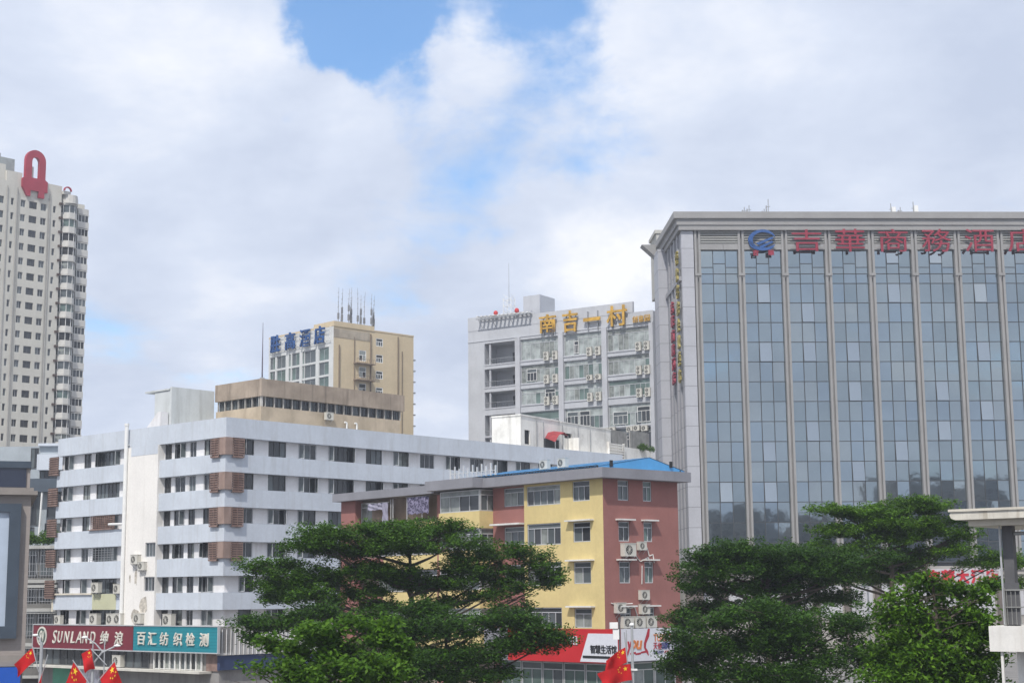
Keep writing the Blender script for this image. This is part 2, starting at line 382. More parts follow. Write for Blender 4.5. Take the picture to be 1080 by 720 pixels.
for i, (z0, z1) in enumerate(rows):
    for face, WS, vis in ((LEFT, YW, 8), (RIGHT, XW, visible_right[i])):
        for k, (a, b) in enumerate(WS):
            w, h = b-a, z1-z0-.03; c = (a+b)/2; cols = max(2, round(w/.72)) if w > .8 else 1
            if k >= vis: window_stuff(stuff, face, c, (z0+z1)/2, .68, w, h, 0, 1); continue
            gm = rs.choice([[g_dark], [g_dark], [g_dark, g_mid], [g_dark, g_dark, g_mid], [g_dark, g_dark, g_curt]])
            o = window(wb, face, c, (z0+z1)/2, .68, w-.02, h, cols, 0, m_frame_dark if rs.random() < .6 else m_frame, gm, seed=k+i)
            if w > 1.3 and rs.random() < .75:
                for sgn in rs.choice([(1,), (-1,), (-1, 1)]):
                    sw = .55; s = opened_sash(o, h-.1, sw, sgn, 0).build('open_sash', [m_frame, g_mid], o, (sgn*(w/2-.06), -.06, 0), (0, 0, (math.pi+R_(rs.uniform(48, 78))) if sgn > 0 else -R_(rs.uniform(48, 78))))
stuff_o = stuff.build('window_row', [m_frame_dark, g_dark], wb); kindof(stuff_o, 'stuff')
# window cages and patched panels on the left-hand wing
mb = MB()
for k in range(9): mb.box(.05, .09, 18.0, 22.2, 14.2+.0+3.3-.02-3.3+.19*k-.15, 14.2+.19*k-.10)
for k in range(12): mb.box(.03, .07, 18.0+.38*k-.02, 18.0+.38*k+.02, 14.0+1.75, 17.2)
for k in range(8): mb.box(.04, .08, 18.0, 22.2, 15.9+.17*k, 15.94+.17*k)
mb.v = [(x, y, z) for x, y, z in mb.v]; mb = MB()
for k in range(8): mb.box(.08, .13, 18.0, 22.2, 15.85+.18*k, 15.93+.18*k)
for k in range(13): mb.box(.03, .08, 18.0+.345*k-.025, 18.0+.345*k+.025, 15.76, 17.24)
mb.box(-.2, .6, 17.9, 22.3, 15.755, 15.83); mb.build('window_cage', m_grille, wb)['label'] = 'rusty brown window cage'
mb = MB()
for k in range(6): mb.box(.08, .12, 18.0, 22.2, 12.75+.24*k, 12.79+.24*k)
for k in range(9): mb.box(.04, .08, 18.0+.52*k-.02, 18.0+.52*k+.02, 12.61, 14.04)
mb.build('window_cage', m_steel, wb)
mb = MB(); mb.box(-.012, -.002, 17.15, 21.35, 7.81, 9.37); o = mb.build('patched_panel', mat('olive_panel', (.50, .50, .34), .8, .06), wb)
mb = MB(); mb.box(-.16, -.004, 21.4, 28.9, 9.3, 9.47); mb.box(-.06, -.004, 28.55, 28.8, 7.6, 9.29); mb.build('ledge', mat('cream_ledge', (.62, .57, .47), .8), wb)
# stair tower on the left-hand wing, with its pipe
mb = MB()
SW = [(10.5, 12.2, 12.85, 14.25), (10.5, 12.25, 9.57, 10.95)]
wall(mb, LEFT, 10.45, 15.55, 6.3, 23.745, SW, -.18, .2)
mb.quad((-.18, 10.45, 6.3), (.6, 10.45, 6.3), (.6, 10.45, 23.745), (-.18, 10.45, 23.745)); mb.quad((-.18, 15.55, 6.3), (.6, 15.55, 6.3), (.6, 15.55, 23.745), (-.18, 15.55, 23.745))
mb.build('stair_wall', m_warmwhite, wb)
mb = MB(); mb.box(-.3, -.184, 10.45, 11.35, 22.5, 23.7); 
mb = MB(); mb.box(-.195, -.183, 10.5, 15.0, 22.85, 23.74); mb.build('painted_shade_strip', m_bluewhite, wb)  # bluish strip under the parapet: shade on the stair wall put in as colour
for a, b, c, d in SW: window(wb, LEFT, (a+b)/2, (c+d)/2, -.05, b-a-.02, d-c-.02, 3, 0, m_frame, [g_mid, g_dark], seed=2)
mb = MB(); mb.tube((-.32, 15.72, 6.4), (-.32, 15.72, 25.95), .2, n=10); mb.tube((-.32, 15.72, 25.95), (-.32, 15.72, 26.2), .24, .24, 10); mb.tube((-.35, 15.72, 16.2), (-.35, 18.3, 16.25), .12, n=8)
for z in (9, 12, 15, 18, 21, 24): mb.box(-.34, .0, 15.55, 15.9, z, z+.08)
mb.build('drainpipe', m_white, wb, smooth=False)
# brown slatted grilles round the corner and at the far end
def grille(z0, z1, pts, name='corner_grille'):
    mb = MB(); n = 8; h = z1-z0
    for k in range(n):
        z = z0+h*k/n
        for (x0, x1, y0, y1) in pts: mb.box(x0, x1, y0, y1, z, z+h/n*.56, 0)
    for (x0, x1, y0, y1) in pts: mb.box(x0+.06, x1-.06 if x1-x0 > .3 else x1-.02, y0+.06, y1-.06 if y1-y0 > .3 else y1-.02, z0+.02, z1-.02, 1)
    return mb
for i in range(4):
    z0, z1 = rows[i][0]-.30, rows[i][1]-.04
    mb = grille(z0, z1, [(-.27, -.16, .75, 1.95), (.7, 1.95, -.27, -.16)])
    mb.box(-.24, .62, -.24, .70, z0+.2, z1, 2); mb.box(-.27, -.01, .76, 1.94, z0-.05, z0-.005, 0); mb.box(.7, 1.94, -.27, -.01, z0-.05, z0-.005, 0)
    for y in (.72, 1.3, 1.95): mb.box(-.30, -.275, y-.03, y+.03, z0, z1, 0)
    for x in (.68, 1.3, 1.95): mb.box(x-.03, x+.03, -.30, -.275, z0, z1, 0)
    mb.box(-.15, .6, .76, 1.9, z1-.03, z1-.01, 0); mb.box(.76, 1.9, -.15, .6, z1-.03, z1-.01, 0)
    mb.build('corner_grille', [m_grille, m_grilledark, mat('brown_board', (.30, .215, .18), .9, .15, 1, .4, (.2, .12, .1)) if i == 0 else MATS['brown_board']], wb)
for i in range(5):
    z0, z1 = rows[i][0]-.42, rows[i][1]-.04
    mb = grille(z0, z1, [(-.35, -.2, 28.1, 29.7), (-.35, .6, 29.75, 29.85)]); mb.box(-.2, .6, 28.2, 29.7, z0-.05, z0-.005, 0)
    mb.build('end_grille', [m_grille, m_grilledark], wb)
# penthouse and stair house on the roof
pent = MB()
pent.box(7.4, 26.4, 4.12, 11.4, 25.0, 27.6); pw = pent.build('penthouse', m_concrete2, wb)
mb = MB(); mb.box(7.3, 27.0, 4.0, 11.5, 28.62, 30.35); mb.build('fascia', m_concrete, pw)
mb = MB(); mb.box(7.75, 26.2, 4.5, 11.2, 27.6, 28.6); mb.build('interior', m_dark, pw)
mb = MB()
xs = [8.0+i*1.16 for i in range(17)]
for i, x in enumerate(xs[:-1]):
    for c in ((x+.05, xs[i+1]-.05),):
        window(pw, RIGHT, (c[0]+c[1])/2, 28.11, 4.42, c[1]-c[0], .98, 2 if i % 3 else 3, 0, m_frame_dark, [g_dark, g_mid, g_dark], seed=i)
for i in range(6): window(pw, LEFT, 4.6+.55+i*1.1, 28.11, 7.68, 1.0, .98, 2, 0, m_frame_dark, [g_dark, g_mid], seed=i)
mb = MB()
for x in xs: mb.box(x-.05, x+.05, 4.2, 4.38, 27.605, 28.615)
for i in range(7): mb.box(7.46, 7.62, 4.6+i*1.1-.05, 4.6+i*1.1+.05, 27.605, 28.615)
mb.box(7.45, 7.65, 4.15, 4.4, 27.605, 28.615); mb.build_each('mullion', mat('weathered_steel', (.42, .40, .37), .8, .2), pw)
sh = MB(); sh.box(2.0, 7.25, 11.55, 11.8, 25, 29.75); sh.box(2.0, 7.2, 11.8, 14.4, 25, 29.4); sh.build('stair_house', m_greywhite, wb)
mb = MB(); mb.prism([(1.9, 29.45), (7.25, 29.45), (7.25, 29.72), (1.9, 29.62)], 11.85, 16.0); mb.build('stair_house_roof', m_greywhite, wb)
mb = MB(); mb.add([(1.0, 11.9, 25), (1.0, 15.2, 25), (1.0, 11.9, 27.2), (1.0, 12.4, 27.2), (1.9, 11.9, 25), (1.9, 15.2, 25), (1.9, 11.9, 27.2), (1.9, 12.4, 27.2)], [(0, 1, 3, 2), (4, 6, 7, 5), (1, 5, 7, 3), (2, 3, 7, 6), (0, 2, 6, 4)]); mb.build('stair_flank', m_pierwhite, wb)
for xx in (18.6, 20.0):
    mb = MB(); mb.tube((xx, 3.95, 25.7), (xx, 3.95, 26.75), .09, n=8); mb.tube((xx, 3.95, 26.75), (xx-.3, 3.95, 26.8), .09, n=8); mb.build('vent_pipe', m_white, wb)
ac_unit(FW, RIGHT, 16.0, 26.85, 4.0, 'white air conditioner fixed under the windows of the brown stained penthouse', 'air conditioners on the white office block', s=1.05)
mast = thing('flagpole', 'tall thin bare pole rising from the corner of the brown rooftop penthouse', 'pole', FW.w(7.6, 4.3, 30.35))
mb = MB(); mb.tube((0, 0, 0), (0, 0, 2.2), .075, .06, 8); mb.tube((0, 0, 2.2), (0, 0, 5.7), .055, .02, 8); mb.build('pole', mat('dark_pole', (.13, .12, .16), .6), mast)
mb = MB(); mb.box(-.2, .2, -.2, .2, 0, .12); mb.build('base', m_steel, mast)
G = 'air conditioners on the white office block'
for a, z, off, s, l in [(20.3, 9.5, .0, 1.35, 'white air conditioner on the left end of the band above the olive panel'), (16.5, 9.4, .0, 1.25, 'white air conditioner beside the drainpipe, on the band above the olive panel'),
                        (20.5, 6.35, .1, 1.45, 'air conditioner above the letters SU of the maroon sign'), (17.5, 6.35, .1, 1.45, 'air conditioner above the letters AND of the maroon sign'), (16.1, 6.35, .05, 1.5, 'large air conditioner next to the foot of the white stair tower, above the maroon sign'),
                        (27.2, 6.35, .1, 1.2, 'air conditioner above the round emblem of the maroon sign'), (8.0, 6.3, .1, 1.5, 'pale air conditioner standing above the left end of the teal sign'),
                        (13.4, 12.2, -.18, 1.25, 'air conditioner hung halfway up the white stair tower, upper of two'), (12.3, 11.6, -.18, 1.1, 'air conditioner hung halfway up the white stair tower, beside the barred window'), (12.6, 6.5, -.18, 1.3, 'air conditioner at the foot of the white stair tower above the teal sign')]:
    ac_unit(FW, LEFT, a, z, off, l, G, s=s)
# stains on the stair tower below its units
mb = MB(); 
for y, z, w, h in [(13.6, 11.0, .35, 1.1), (14.6, 10.8, .2, .7), (12.2, 8.2, .9, 1.2), (13.6, 7.2, 1.2, .9)]:
    n = 9; mb.add([(-.186, y+w*math.cos(2*math.pi*k/n)*random.uniform(.5, 1), z+h*math.sin(2*math.pi*k/n)*random.uniform(.5, 1)) for k in range(n)], [tuple(range(n))])
mb.build_each('damp_stain', mat('damp_stain', (.50, .46, .40), .9, .35, 3), wb)

# podium with shops below the left-hand wing
pod = thing('shop_podium', 'low row of shops under the white office block, below the maroon and teal signs', 'shop row', FW.o, FW.rz)
m_podium = mat('podium_grey', (.28, .27, .26), .85, .15, .5, .4, (.12, .11, .1))
mb = MB(); mb.box(-1.15, .55, -1.0, 29.8, 3.95, 6.28); mb.box(-.7, .55, -.6, 29.7, 0, 3.945); mb.box(.552, LX, -.55, .55, 0, 6.28); mb.build('body', m_podium, pod)
mb = MB(); mb.box(-2.1, -.71, .5, 29.6, 2.08, 2.28); mb.build('canopy', mat('cream_canopy', (.60, .58, .52), .8, .1, .6, .4, (.3, .28, .25)), pod)
for k in range(12):
    y = 1.9+k*.82
    if k < 9: window(pod, LEFT, y+.4, 3.12, -.78, .74, 1.6, 1, 0, m_white, [g_mid, g_curt, g_dark], seed=k)
for k in range(14): window(pod, LEFT, 10.8+k*1.3, 3.12, -.78, 1.24, 1.6, 1, 0, m_frame_dark, [g_mid, g_dark, g_dark], seed=k)
mb = MB()
for k in range(10): mb.box(-.95, -.8, 1.8+k*.82-.05, 1.8+k*.82+.05, 2.3, 3.94)
mb.build('window_pier', m_white, pod)
mb = MB(); mb.box(-.82, -.72, -.5, 1.2, 2.3, 3.94); mb.build('brick_panel', m_grille, pod)
mb = MB(); mb.box(-.95, -.72, 23.5, 26.6, .4, 2.05); mb.build('shop_board', mat('green_board', (.10, .34, .22), .6), pod)
mb = MB(); mb.box(-.95, -.72, 18.2, 22.6, .4, 2.0); mb.build('shop_board', mat('poster_paper', (.62, .60, .66), .6, .3, 1.5), pod)
mb = MB()
mb.box(-1.0, 12, -1.0, -.56, 3.72, 6.1); mb.build('light_panel', mat('grey_panel', (.48, .47, .46), .8, .1, .8, .5, (.25, .24, .23)), pod)
mb = MB()
for k in range(26): mb.box(-.8+.5*k, -.76+.5*k, -1.08, -1.003, 3.75, 6.05)
mb.build('panel_bars', m_white, pod)
mb = MB(); mb.box(-.9, 12, -.9, -.553, 2.4, 3.7); mb.build('blue_board', mat('navy_board', (.03, .05, .12), .6), pod)
ac_unit(FW, LEFT, 14.9, 2.35, -.75, 'air conditioner on the cream shop canopy under the maroon sign', G, s=1.5)

m_maroon = mat('maroon_sheet', (.17, .022, .035), .55, .08, .4); m_teal = mat('teal_sheet', (.012, .22, .27), .55, .08, .4, lines=(.29, .022, .55, (.005, .11, .15)))
m_ltr = mat('pale_letter', (.66, .64, .57), .5, .1, 2)
s1 = thing('shop_sign', 'long maroon sign board with an oval emblem and pale raised lettering', 'sign', FW.w(0, 0, 0), FW.rz)
mb = MB(); mb.box(-1.4, -1.2, 12.05, 29.85, 3.98, 6.28); mb.build('board', m_maroon, s1)
mb = MB(); mb.box(-1.46, -1.19, 12.05, 29.9, 6.28, 6.36); mb.box(-1.46, -1.19, 12.05, 29.9, 3.88, 3.978); mb.box(-1.46, -1.19, 29.855, 29.93, 3.98, 6.279); mb.build('trim', m_frame, s1)
def ly(u): return 29.85-(u-36)/(141-36)*17.8                # position along the board
for ch, u, w in zip('SUNLAND', (60.5, 66.5, 73.5, 80, 86.5, 93.5, 101), (.8, .85, .95, .75, 1.05, .95, .9)): letter(s1, LEFT, ch, ly(u), 5.12, -1.405, w, 1.15 if ch != 'S' else 1.3, .09, m_ltr, .0, .22)
for ch, u in zip('绅浪', (113, 127.5)): letter(s1, LEFT, ch, ly(u), 5.1, -1.405, 1.4, 1.3, .1, m_ltr, .008, .1)
mb = MB(); n = 28; c = (ly(46), 5.15)
for r0, r1, d0, d1, mi in ((.98, .80, -1.47, -1.41, 0), (.80, .0, -1.44, -1.41, 1)):
    for k in range(n):
        t0, t1 = 2*math.pi*k/n, 2*math.pi*(k+1)/n
        q = [(d0, c[0]+r*math.cos(t)*.95, c[1]+r*math.sin(t)) for r, t in ((r0, t0), (r0, t1), (r1, t1), (r1, t0))]
        mb.add(q+[(d1, a[1], a[2]) for a in q[:2]], [(0, 1, 2, 3), (0, 1, 5, 4)], mi)
o = mb.build('emblem', [m_ltr, mat('emblem_green', (.08, .12, .10), .5)], s1)
letter(o, LEFT, 'S', c[0]+.18, c[1]-.02, -1.46, .62, 1.2, .04, m_ltr, .02, .3); letter(o, LEFT, 'N', c[0]-.2, c[1], -1.46, .6, 1.05, .04, m_ltr, .015, .3)
s2 = thing('shop_sign', 'teal sign board of horizontal strips with six raised white characters', 'sign', FW.w(0, 0, 0), FW.rz)
mb = MB(); mb.box(-1.4, -1.2, -1.2, 11.97, 3.98, 6.28); mb.build('board', m_teal, s2)
mb = MB(); mb.box(-1.46, -1.19, -1.28, 12.0, 6.28, 6.36); mb.box(-1.46, -1.19, -1.28, 12.0, 3.88, 3.978); mb.box(-1.46, -1.19, -1.28, -1.21, 3.98, 6.279); mb.build('trim', m_frame, s2)
for ch, u in zip('百汇纺织检测', (150.5, 162.5, 175.5, 190, 203, 217)): letter(s2, LEFT, ch, 11.97-(u-141)/(230-141)*13.15, 5.13, -1.405, 1.3, 1.2, .12, m_ltr, .01)
# ================================================================== yellow and red apartment block
FY = Frame(635.4, 504, 110, 48.95)
m_yellow = mat('yellow_paint', (.64, .515, .24), .85, .06, .3, .3, (.52, .40, .19), sscale=1.5); m_red = mat('brick_red_paint', (.305, .135, .118), .85, .08, .35, .35, (.26, .115, .10), sscale=1.5)
m_eave = mat('grey_eave', (.25, .25, .275), .85, .08, .5, .35, (.15, .15, .16)); m_blue = mat('blue_sheet_roof', (.09, .34, .66), .45, .08, .5, .15, (.06, .22, .46))
ab = thing('apartment_building', 'five storey apartment block with yellow and brick red walls, grey eaves and blue sheet roof', 'building', FY.o, FY.rz)
ZR = [(15.5, 16.95), (12.6, 14.02), (9.66, 11.2), (6.58, 7.95)]
WA = [(1.35, 3.1)]; WB = (4.42, 8.1); WR = [(1.5, 2.6), (4.05, 4.95)]
holesY = [(1.33, 3.12, a, b) for a, b in ZR] + [(WB[0], WB[1], a-.1, b+.05 if i else 16.85) for i, (a, b) in enumerate(ZR)]
mb = MB(); wall(mb, LEFT, 0, 8.4, 0, 17.0, holesY, 0, .16); mb.quad((0, 8.4, 0), (.35, 8.4, 0), (.35, 8.4, 17), (0, 8.4, 17)); mb.build('yellow_wall', m_yellow, ab)['label'] = 'yellow end wall'
mb = MB(); wall(mb, RIGHT, 0, 7.7, 0, 17.0, [(a, b, z0, z1) for a, b in WR for z0, z1 in ZR], 0, .16)
wall(mb, LEFT, 8.4, 12.4, 0, 17.0, [(8.8, 11.1, a, b-.05) for a, b in ZR], .35, .15); mb.quad((7.7, 0, 0), (7.7, 31.9, 0), (7.7, 31.9, 16.9), (7.7, 0, 16.9))
mb.quad((.6, 31.9, 0), (7.7, 31.9, 0), (7.7, 31.9, 16.9), (.6, 31.9, 16.9)); mb.build('red_wall', m_red, ab)
for i, (z0, z1) in enumerate(ZR):
    window(ab, LEFT, 2.225, (z0+z1)/2, .08, 1.76, z1-z0-.02, 3 if i == 0 else 2, .38, m_frame, [g_dark, g_mid, g_dark] if i < 2 else [g_mid, g_curt], seed=i)
    zb0, zb1 = z0-.1, (z1+.05 if i else 16.85)
    window(ab, LEFT, sum(WB)/2, (zb0+zb1)/2, .08, WB[1]-WB[0]-.03, zb1-zb0-.02, 5, .34, m_frame, [g_mid, g_curt, g_dark, g_mid], seed=i+5)
    window(ab, LEFT, 9.95, (z0+z1-.05)/2, .42, 2.26, z1-z0-.09, 3, .34, m_frame, [g_mid, g_curt, g_mid], seed=i+9)
    for k, (a, b) in enumerate(WR): window(ab, RIGHT, (a+b)/2, (z0+z1)/2, .08, b-a-.02, z1-z0-.02, 2, .4, m_frame, [g_dark, g_mid] if k == 0 else [g_mid, g_green], seed=i+k)
m_awn = mat('white_awning', (.70, .69, .66), .8, .08, 1, .4, (.4, .38, .35))
for i, (z0, z1) in enumerate(ZR):
    if i == 0: continue
    for face, a0, a1, d in ((LEFT, .95, 3.6, 0), (RIGHT, 1.22, 2.85, 0), (RIGHT, 3.8, 5.25, 0)):
        mb = MB(); fbox(mb, face, a0, a1, -.42, .0, z1+.06, z1+.16); mb.build('awning', m_awn, ab)
mb = MB(); fbox(mb, LEFT, 8.55, 11.9, -.45, .35, 14.1, 14.22); mb.build('awning', m_awn, ab)
# projecting balcony block and the lower wing
mb = MB()
for z0, z1 in ((13.95, 15.25), (10.95, 12.3), (7.95, 9.3), (4.9, 6.3)): mb.box(-1.0, .6, 12.4, 17.4, z0, z1)
mb.build('balcony_front', m_yellow, ab)
for i, (z0, z1) in enumerate(((15.26, 16.9), (12.31, 13.94), (9.31, 10.94), (6.31, 7.94))):
    window(ab, LEFT, 14.9, (z0+z1)/2, -.9, 4.8, z1-z0, 4, .42, m_frame, [g_mid, g_curt, g_dark, g_pale], seed=i, t=.07)
    window(ab, RIGHT, -.12, (z0+z1)/2, 12.5, 1.4, z1-z0, 2, .42, m_frame, [g_mid, g_curt], seed=i, t=.07)
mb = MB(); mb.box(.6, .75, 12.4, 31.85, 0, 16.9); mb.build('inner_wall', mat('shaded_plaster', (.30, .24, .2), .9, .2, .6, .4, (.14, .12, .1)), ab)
mb = MB(); mb.box(-.2, .59, 29.8, 31.9, 0, 16.9); mb.box(-.6, .58, 17.45, 18.1, 0, 16.75); mb.build_each('red_pier', m_red, ab)
mb = MB()
for z0, z1 in ((14.0, 14.75), (11.0, 12.1), (8.0, 9.2), (5, 6.2)): mb.box(-.55, .57, 18.15, 25.3, z0, z1)
mb.build('balcony_front', m_yellow, ab)
mb = MB()
for z0, z1 in ((11.0, 12.0), (8.0, 9.1), (5, 6.1)): mb.box(-.45, .56, 25.35, 29.75, z0, z1)
mb.build('balcony_front', m_red, ab)
window(ab, LEFT, 28.9, 15.75, .4, 1.7, 1.9, 2, .4, m_frame, [g_mid, g_curt], seed=4)
mb = MB(); mb.box(.1, .25, 25.4, 27.8, 14.7, 16.3); mb.build('boarded_window', mat('brown_plywood', (.24, .175, .13), .85, .15, 1), ab)
for y in (20.2, 22.2, 24.1, 24.4): 
    mb = MB(); mb.box(-.5, -.44, y-.03, y+.03, 14.76, 16.75); mb.build('balcony_post', m_frame, ab)
for k, (zz0, zz1) in enumerate(((12.15, 13.9), (9.25, 10.9), (6.25, 7.9))): window(ab, LEFT, 22.2, (zz0+zz1)/2, -.3, 7.9, zz1-zz0, 7, .4, m_frame, [g_mid, g_curt, g_dark], seed=k)
# eaves
mb = MB(); mb.slab([(-.75, -.75), (8.4, -.75), (8.4, 12.3), (-.75, 12.3)], 17.0, 17.72); mb.slab([(-1.75, 12.302), (8.4, 12.302), (8.4, 18.2), (-1.75, 18.2)], 17.0, 17.76); mb.build('eave', m_eave, ab)
mb = MB(); mb.slab([(-.85, 18.21), (8.3, 18.21), (8.3, 32.3), (-.85, 32.3)], 16.9, 17.56); mb.build('eave', m_eave, ab)
# blue sheet metal gable roof
mb = MB(); n = 46; y0, y1 = .35, 16.0; xa, xr, xb = -.35, 5.2, 9.0; za, zr, zb = 17.8, 18.72, 17.85
for i in range(n):
    a, b = y0+(y1-y0)*i/n, y0+(y1-y0)*(i+.5)/n; c = y0+(y1-y0)*(i+1)/n; e = .045
    for p, q, du in ((a, b, e), (b, c, 0)):
        mb.quad((xa, p, za+du), (xr, p, zr+du), (xr, q, zr+du), (xa, q, za+du)); mb.quad((xr, p, zr+du), (xb, p, zb+du), (xb, q, zb+du), (xr, q, zr+du))
    mb.quad((xa, b, za), (xr, b, zr), (xr, b, zr+e), (xa, b, za+e)); mb.quad((xr, b, zr), (xb, b, zb), (xb, b, zb+e), (xr, b, zr+e))
ro = mb.build('sheet_roof', m_blue, ab)
mb = MB(); mb.add([(xa, y0+.02, za), (xr, y0+.02, zr), (xb, y0+.02, zb)], [(0, 1, 2)]); mb.add([(xa, y1, za), (xr, y1, zr), (xb, y1, zb)], [(0, 1, 2)]); mb.build_each('gable_end', m_blue, ro)
mb = MB(); mb.box(xa+.2, xa+.3, y0, y1, 17.7, 17.95); mb.box(xb-.6, xb-.5, y0, y1, 17.7, 17.95)
for x, z in ((1.2, 18.15), (7.4, 18.35)): mb.box(x-.12, x+.12, y0-.1, y0+.01, z-.25, z+.2)
mb.build('roof_support', m_dark, ro)
# ground floor shops
mb = MB(); mb.box(-.95, -.02, -.95, 12, 4.2, 6.5); mb.box(-.02, 7.9, -.95, -.02, 4.2, 6.5); mb.build('shopfront_beam', m_eave, ab)
for k in range(5): window(ab, LEFT, .5+k*2.25, 2.1, -.4, 2.15, 4.1, 2, .5, m_frame, [g_mid, g_green], seed=k)
for k in range(3): window(ab, RIGHT, 1.1+k*2.2, 2.1, -.4, 2.1, 4.1, 2, .5, m_white, [g_green, g_pale], seed=k)
# roof clutter
rl = thing('roof_railing', 'white post railing on the grey eave left of the blue sheet roof', 'railing', FY.o, FY.rz)
mb = MB()
for k in range(11): mb.box(.2, .30, 11.9+.55*k, 12.0+.55*k, 17.77, 18.95 if k % 2 else 18.75)
mb.build_each('post', mat('dull_white_rail', (.55, .55, .54), .6, .1), rl)
mb = MB(); mb.box(.22, .28, 11.9, 17.5, 18.35, 18.39); mb.build('rail', MATS['dull_white_rail'], rl)
for x, y, s, l in ((1.5, 8.6, 1.3, 'left of two dark roof air conditioners behind the blue sheet roof'), (1.5, 6.6, 1.3, 'right of two dark roof air conditioners behind the blue sheet roof')): ac_unit(FY, LEFT, y, 18.3, x+1.0, l, 'air conditioners on the roof of the yellow block', s=.95)
G = 'air conditioners on the red end wall'
for x, z, s, l, k in [(2.2, 11.55, 1.15, 'white air conditioner under the second storey window nearest the yellow corner', 'wide'), (3.65, 12.0, .75, 'small grey air conditioner on the red wall between the two windows, high up', 'wide'),
                   (3.75, 8.5, .85, 'single air conditioner high on the red wall above the cluster of units', 'wide'), (1.3, 7.6, .9, 'air conditioner at the upper left of the cluster on the red wall', 'wide'), (3.75, 7.5, .85, 'narrow air conditioner at the upper right of the cluster on the red wall', 'wide'),
                   (1.85, 6.55, 1.0, 'left of three large air conditioners standing on the white sign board', 'wide'), (3.05, 6.55, 1.0, 'middle of three large air conditioners standing on the white sign board', 'wide'), (4.2, 6.55, 1.0, 'right of three large air conditioners standing on the white sign board', 'wide')]:
    ac_unit(FY, RIGHT, x, z, -.02 if z > 7 else -.1, l, G, k, s*1.08)
mb = MB()
for pts in ([(2.9, -.04, 12.0), (3.3, -.05, 11.4), (3.6, -.04, 11.2), (4.4, -.05, 11.5), (4.6, -.04, 11.0)], [(4.3, -.04, 12.2), (4.5, -.06, 11.6), (4.9, -.04, 11.7), (5.0, -.05, 11.1)], [(3.7, -.04, 9.6), (3.75, -.05, 10.9)], [(1.6, -.04, 8.3), (2.4, -.05, 7.9), (2.9, -.05, 8.0), (3.2, -.04, 7.3)], [(.6, -.04, 8.3), (.9, -.05, 8.2), (2.7, -.05, 8.25)]):
    mb = MB(); mb.path(pts, .035, .035, 5); mb.build('pipe', m_awn, ab)
# laundry under the lower eave
def cloth(name, label, y0, y1, z0, z1, x, m, group=None):
    mb = MB(); nx, nz = 16, 10
    pts = [(x+.07*math.sin(i*1.3)+.04*math.sin(i*.6+j), y0+(y1-y0)*i/nx+.03*math.sin(j*.9+i), z1+(z0-z1)*j/nz*(1+.05*math.sin(i*1.7))) for j in range(nz+1) for i in range(nx+1)]
    mb.add(pts, [(j*(nx+1)+i, j*(nx+1)+i+1, (j+1)*(nx+1)+i+1, (j+1)*(nx+1)+i) for j in range(nz) for i in range(nx)])
    o = thing(name, label, 'laundry', FY.o, FY.rz, group); c = mb.build('cloth', m, o, smooth=True)
    r = MB(); r.tube((x, y0-.2, z1+.02), (x, y1+.2, z1+.02), .02); r.build('rail', m_steel, o); return o
m_lil = mat('lilac_cloth', (.30, .29, .37), .9, .12, .8)
cloth('hanging_cloth', 'short pale lilac cloth hung along the balcony beside the boarded window', 25.3, 27.5, 15.95, 16.5, -.62, m_lil, 'laundry under the lower eave')
cloth('hanging_cloth', 'long narrow pale lilac cloth hanging to the balcony edge', 24.5, 25.3, 14.75, 16.5, -.7, m_lil, 'laundry under the lower eave')
m_pat = bpy.data.materials.new('patterned_cloth'); m_pat.use_nodes = True; _n = m_pat.node_tree.nodes; _l = m_pat.node_tree.links.new
_t = _n.new('ShaderNodeTexCoord'); _v = _n.new('ShaderNodeTexVoronoi'); _v.inputs['Scale'].default_value = 6.5; _l(_t.outputs['Object'], _v.inputs['Vector'])
_r = _n.new('ShaderNodeValToRGB'); _l(_v.outputs['Distance'], _r.inputs[0]); _r.color_ramp.interpolation = 'CONSTANT'; _r.color_ramp.elements[0].color = (.045, .038, .08, 1); _r.color_ramp.elements[1].position = .45; _r.color_ramp.elements[1].color = (.19, .175, .26, 1)
_l(_r.outputs[0], _n['Principled BSDF'].inputs['Base Color']); _n['Principled BSDF'].inputs['Roughness'].default_value = .9
cloth('hanging_cloth', 'dark purple and white patterned cloth hanging under the lower eave', 19.1, 22.0, 15.4, 16.75, -.66, m_pat, 'laundry under the lower eave')
# shop signs on the yellow block
m_sred = mat('sign_red', (.50, .02, .025), .5, .06, .4); m_swhite = mat('sign_white', (.66, .67, .72), .5, .04, .4); m_black = mat('black_letter', (.02, .02, .022), .6)
sg = thing('shop_sign', 'red and white shop sign with black characters below the yellow wall', 'sign', FY.o, FY.rz)
mb = MB(); mb.box(-1.2, -.97, -2.5, 9.0, 4.25, 6.55); mb.build('board', m_sred, sg)
pan = MB(); pan.add([(-1.23, 1.3, 4.32), (-1.23, .45, 6.25), (-1.23, -2.45, 6.25), (-1.23, -2.45, 4.32), (-1.201, 1.3, 4.32), (-1.201, .45, 6.25), (-1.201, -2.45, 6.25), (-1.201, -2.45, 4.32)], [(0, 1, 2, 3), (0, 1, 5, 4), (1, 2, 6, 5), (3, 0, 4, 7)]); pan.build('white_panel', m_swhite, sg)
for i, ch in enumerate('智慧生活馆'): letter(sg, LEFT, ch, -.02-i*.52, 5.2, -1.24, .5, .55, .04, m_black, .006)
mb = MB(); mb.box(-1.26, -1.235, -1.7, 1.0, 4.58, 4.74); mb.build('strip', m_black, sg)
letter(sg, LEFT, 'n', 1.75, 5.75, -1.21, .42, .6, .05, m_swhite, .03); letter(sg, LEFT, 'o', 2.3, 5.75, -1.21, .42, .6, .05, m_swhite, .03)
sg2 = thing('shop_sign', 'white advertising board with orange brush lettering below the red end wall', 'sign', FY.o, FY.rz)
mb = MB(); mb.box(.3, 5.75, -1.2, -.97, 4.3, 6.52); mb.build('board', m_swhite, sg2)
